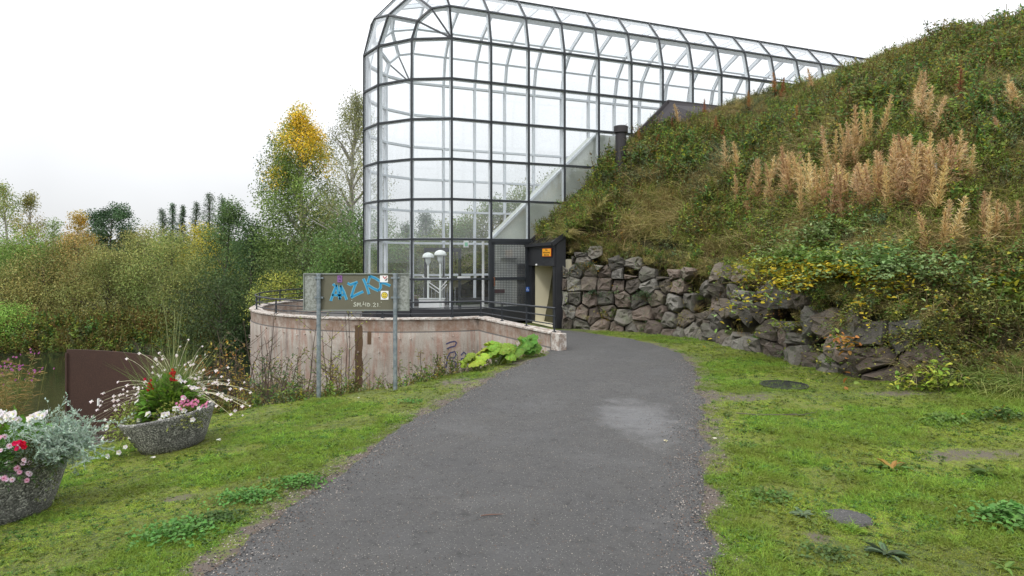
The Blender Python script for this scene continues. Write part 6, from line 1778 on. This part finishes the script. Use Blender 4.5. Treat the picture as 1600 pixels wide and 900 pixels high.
def surf_flowers(r, w, d, h, n, mes, s=(.8, 1.2), front=True, zlo=.1, droop=0.):
    for i in range(n):
        a = rng.uniform(math.pi, 2 * math.pi) if front else rng.uniform(0, 6.28); e = rng.uniform(zlo, 1.35)
        v = Vector((math.cos(a) * math.cos(e) * w / 2, math.sin(a) * math.cos(e) * d / 2, math.sin(e) * h - droop * math.cos(e) ** 2))
        put_flower(r, mes[rng.integers(len(mes))], v * 1.05, rng.uniform(*s), (v.x / w * 1.6 + rng.normal() * .2, v.y / d * 2 - .5, .5 + rng.normal() * .2))
# nearer bowl
r, _ = herb(P1, .18, -.30, .60, .40, .28, 1300, .038, (.09, .17, .05), 'pink daisy cushion spilling over the front rim of the nearer bowl', 'daisy_plant', wr=.3, droop=.10)
surf_flowers(r, .60, .42, .29, 64, [F_daisy, F_daisyp], (.75, 1.1), droop=.08)
r, _ = herb(P1, .12, .0, .72, .44, .36, 230, .11, (.16, .28, .04), 'white begonia with broad bright leaves in the nearer bowl', 'begonia', wr=.75)
for c in ((.06, -.16, .42), (-.08, -.16, .42), (.28, -.14, .40)):
    for i in range(9): put_flower(r, F_white, Vector(c) + Vector(rng.normal(size=3) * [.045, .02, .02]), rng.uniform(.8, 1.15))
r, p = herb(P1, .51, -.06, .40, .44, .34, 60, .04, (.35, .42, .36), 'silvery grey foliage plant bulging over the right side of the nearer bowl', 'silver_ragwort', wr=.3)
L = LM()
nsp = 330
d0_ = rng.normal(size=(nsp, 3)) * [.8, .8, .5] + [.30, -.1, .42]; d0_ = nrm(d0_); ln = rng.uniform(.08, .27, nsp)
O_ = np.array([[0, 0, .08]]) + rng.normal(size=(nsp, 3)) * [.13, .10, .09]; d0_[:, 2] = np.abs(d0_[:, 2]) * 1.15; L.blade(O_, d0_, ln, .006, (0, 0, -.15), (.30, .36, .30), 3, False)
for i in range(nsp):
    k = 22; t = rng.uniform(.1, 1.05, k); pp = O_[i] + d0_[i] * ln[i] * t[:, None] + np.array([0, 0, -.15]) * ln[i] * (t ** 2)[:, None] + rng.normal(size=(k, 3)) * .006
    dd_ = randdir(k) * .8 + d0_[i]; L.leaf(pp, dd_, .028, .012, jcol((.34, .43, .34), k, .25), False, .1)
L.build('silver_leaves', M_leaf, r)
r, _ = herb(P1, .44, -.32, .22, .20, .22, 170, .035, (.06, .07, .03), 'dark-leaved plant with one crimson flower at the rim of the nearer bowl', 'geranium')
for i in range(9): put_flower(r, F_crim, Vector((.02, -.10, .22)) + Vector(rng.normal(size=3) * .018), .9)
r, _ = herb(P1, .52, -.20, .18, .18, .10, 90, .03, (.12, .15, .06), 'small trailing plant hanging below the rim of the nearer bowl', 'trailing_plant', droop=.35)
# tall purple spider flowers with yellowing stems
o_ = wpos(P1, .02, .10, .48); r = empty('cleome', o_, 0, 'tall yellowing stems with magenta flower heads in the nearer bowl', 'flowering plant')
L = LM(); heads = []
for i in range(15):
    a = rng.uniform(-.55, .55); hh = rng.uniform(.70, 1.02); d = nrm(np.array([[a * .55, rng.normal() * .12, 1.]]))
    L.blade(np.array([[rng.normal() * .08, rng.normal() * .05, 0]]), d, hh, .008, (.1 * a, 0, -.05), (.20, .20, .07), 5, False)
    top = d[0] * hh * .96; heads.append(top)
    k = 70; t = rng.uniform(.3, .95, k); pp = d[0] * hh * t[:, None] + rng.normal(size=(k, 3)) * .015; q = randdir(k); q[:, 2] = .35
    L.blade(pp, q, rng.uniform(.05, .10, k), .0045, (0, 0, -.25), jcol((.32, .23, .08), k, .3, (.17, .20, .06), .35), 2, False)
L.build('stem', M_leaf, r)
for t_ in heads:
    for k in range(5): put_flower(r, F_mag, Vector(t_) + Vector(rng.normal(size=3) * [.035, .03, .03]), rng.uniform(.6, 1.05))
# farther bowl
r, _ = herb(P2, .02, .0, .78, .6, .50, 1000, .080, (.14, .27, .04), 'bright green leafy plant with white flowers filling the farther bowl', 'busy_lizzie', wr=.7, alt=(.16, .26, .03), pa=.3)
surf_flowers(r, .78, .6, .48, 9, [F_white], (.8, 1.2))
r, _ = herb(P2, -.38, -.20, .56, .46, .30, 800, .036, (.24, .27, .06), 'white petunia trailing over the left side of the farther bowl', 'petunia', wr=.6, droop=.26)
surf_flowers(r, .60, .46, .22, 14, [F_white], (.75, 1.0), droop=.28)
r, _ = herb(P2, .22, -.26, .60, .34, .22, 620, .034, (.23, .27, .06), 'white petunia spreading along the front rim of the farther bowl', 'petunia', wr=.6, droop=.10)
surf_flowers(r, .5, .3, .14, 7, [F_white], (.8, 1.2))
r, _ = herb(P2, .40, -.16, .30, .28, .16, 200, .030, (.14, .18, .05), 'pink geranium over the right rim of the farther bowl', 'geranium', droop=.08)
for i in range(44): put_flower(r, F_pink, Vector((.0, -.10, .17)) + Vector(rng.normal(size=3) * [.075, .03, .025]), rng.uniform(.8, 1.2))
surf_flowers(r, .46, .32, .1, 4, [F_white], (.8, 1.))
r, _ = herb(P2, -.34, .02, .30, .2, .22, 160, .035, (.36, .42, .36), 'silver-leaved plant peeking out left in the farther bowl', 'silver_ragwort', wr=.3)
r, _ = herb(P2, .30, .10, .24, .2, .26, 120, .035, (.36, .42, .36), 'silver-leaved plant behind the pink geranium', 'silver_ragwort', wr=.3)
for lx, lz_, lab in ((-.18, .44, 'red salvia at the left in the farther bowl'), (.12, .55, 'small dark red salvia at the centre of the farther bowl')):
    r, _ = herb(P2, lx, -.05, .12, .1, lz_ * .8, 40, .03, (.08, .13, .03), lab, 'salvia')
    for i in range(16): put_flower(r, F_red, Vector((rng.normal() * .02, -.05, lz_ - .02 + rng.normal() * .035)), rng.uniform(.7, 1.1))
# gaura: long arching wands with small white flowers
o_ = wpos(P2, .02, .08, .50); r = empty('gaura', o_, 0, 'tall airy plant of arching wands with tiny white flowers in the farther bowl', 'flowering plant')
L = LM(); k = 700
d = yup(k, .36); L.blade(rng.normal(size=(k, 3)) * [.10, .08, .0], d, rng.uniform(.3, .82, k), .005, rng.normal(size=(k, 3)) * [.25, .25, .1], jcol((.16, .21, .06), k, .3, (.28, .27, .10), .35), 3, True)
tips = []
for i in range(62):
    a = rng.uniform(-1, 1); a = math.copysign(abs(a) ** .8, a) - .12; ln = rng.uniform(.65, 1.08); d = nrm(np.array([[a * .8, rng.normal() * .25, 1.15 - .5 * abs(a)]])); b = np.array([[a * .35, 0, -.15 - .75 * abs(a) * rng.uniform(.6, 1.2)]])
    p0 = np.array([[rng.normal() * .06, rng.normal() * .05, .0]]); L.blade(p0, d, ln, .0075, b, (.46, .42, .30), 7, False)
    for t in np.r_[rng.uniform(.45, .95, rng.integers(0, 4)), 1.0]: tips.append(p0[0] + d[0] * ln * t + b[0] * ln * t * t)
for i in range(7):
    p0 = np.array([[rng.normal() * .04, 0, 0]]); L.blade(p0, (rng.normal() * .08, rng.normal() * .05, 1), rng.uniform(1.1, 1.45), .006, (rng.normal() * .06, 0, 0), (.26, .27, .12), 4, False)
L.build('stem', M_leaf, r)
for t_ in tips: put_flower(r, F_gaura, Vector(t_) + Vector(rng.normal(size=3) * .012), rng.uniform(.6, 1.2))
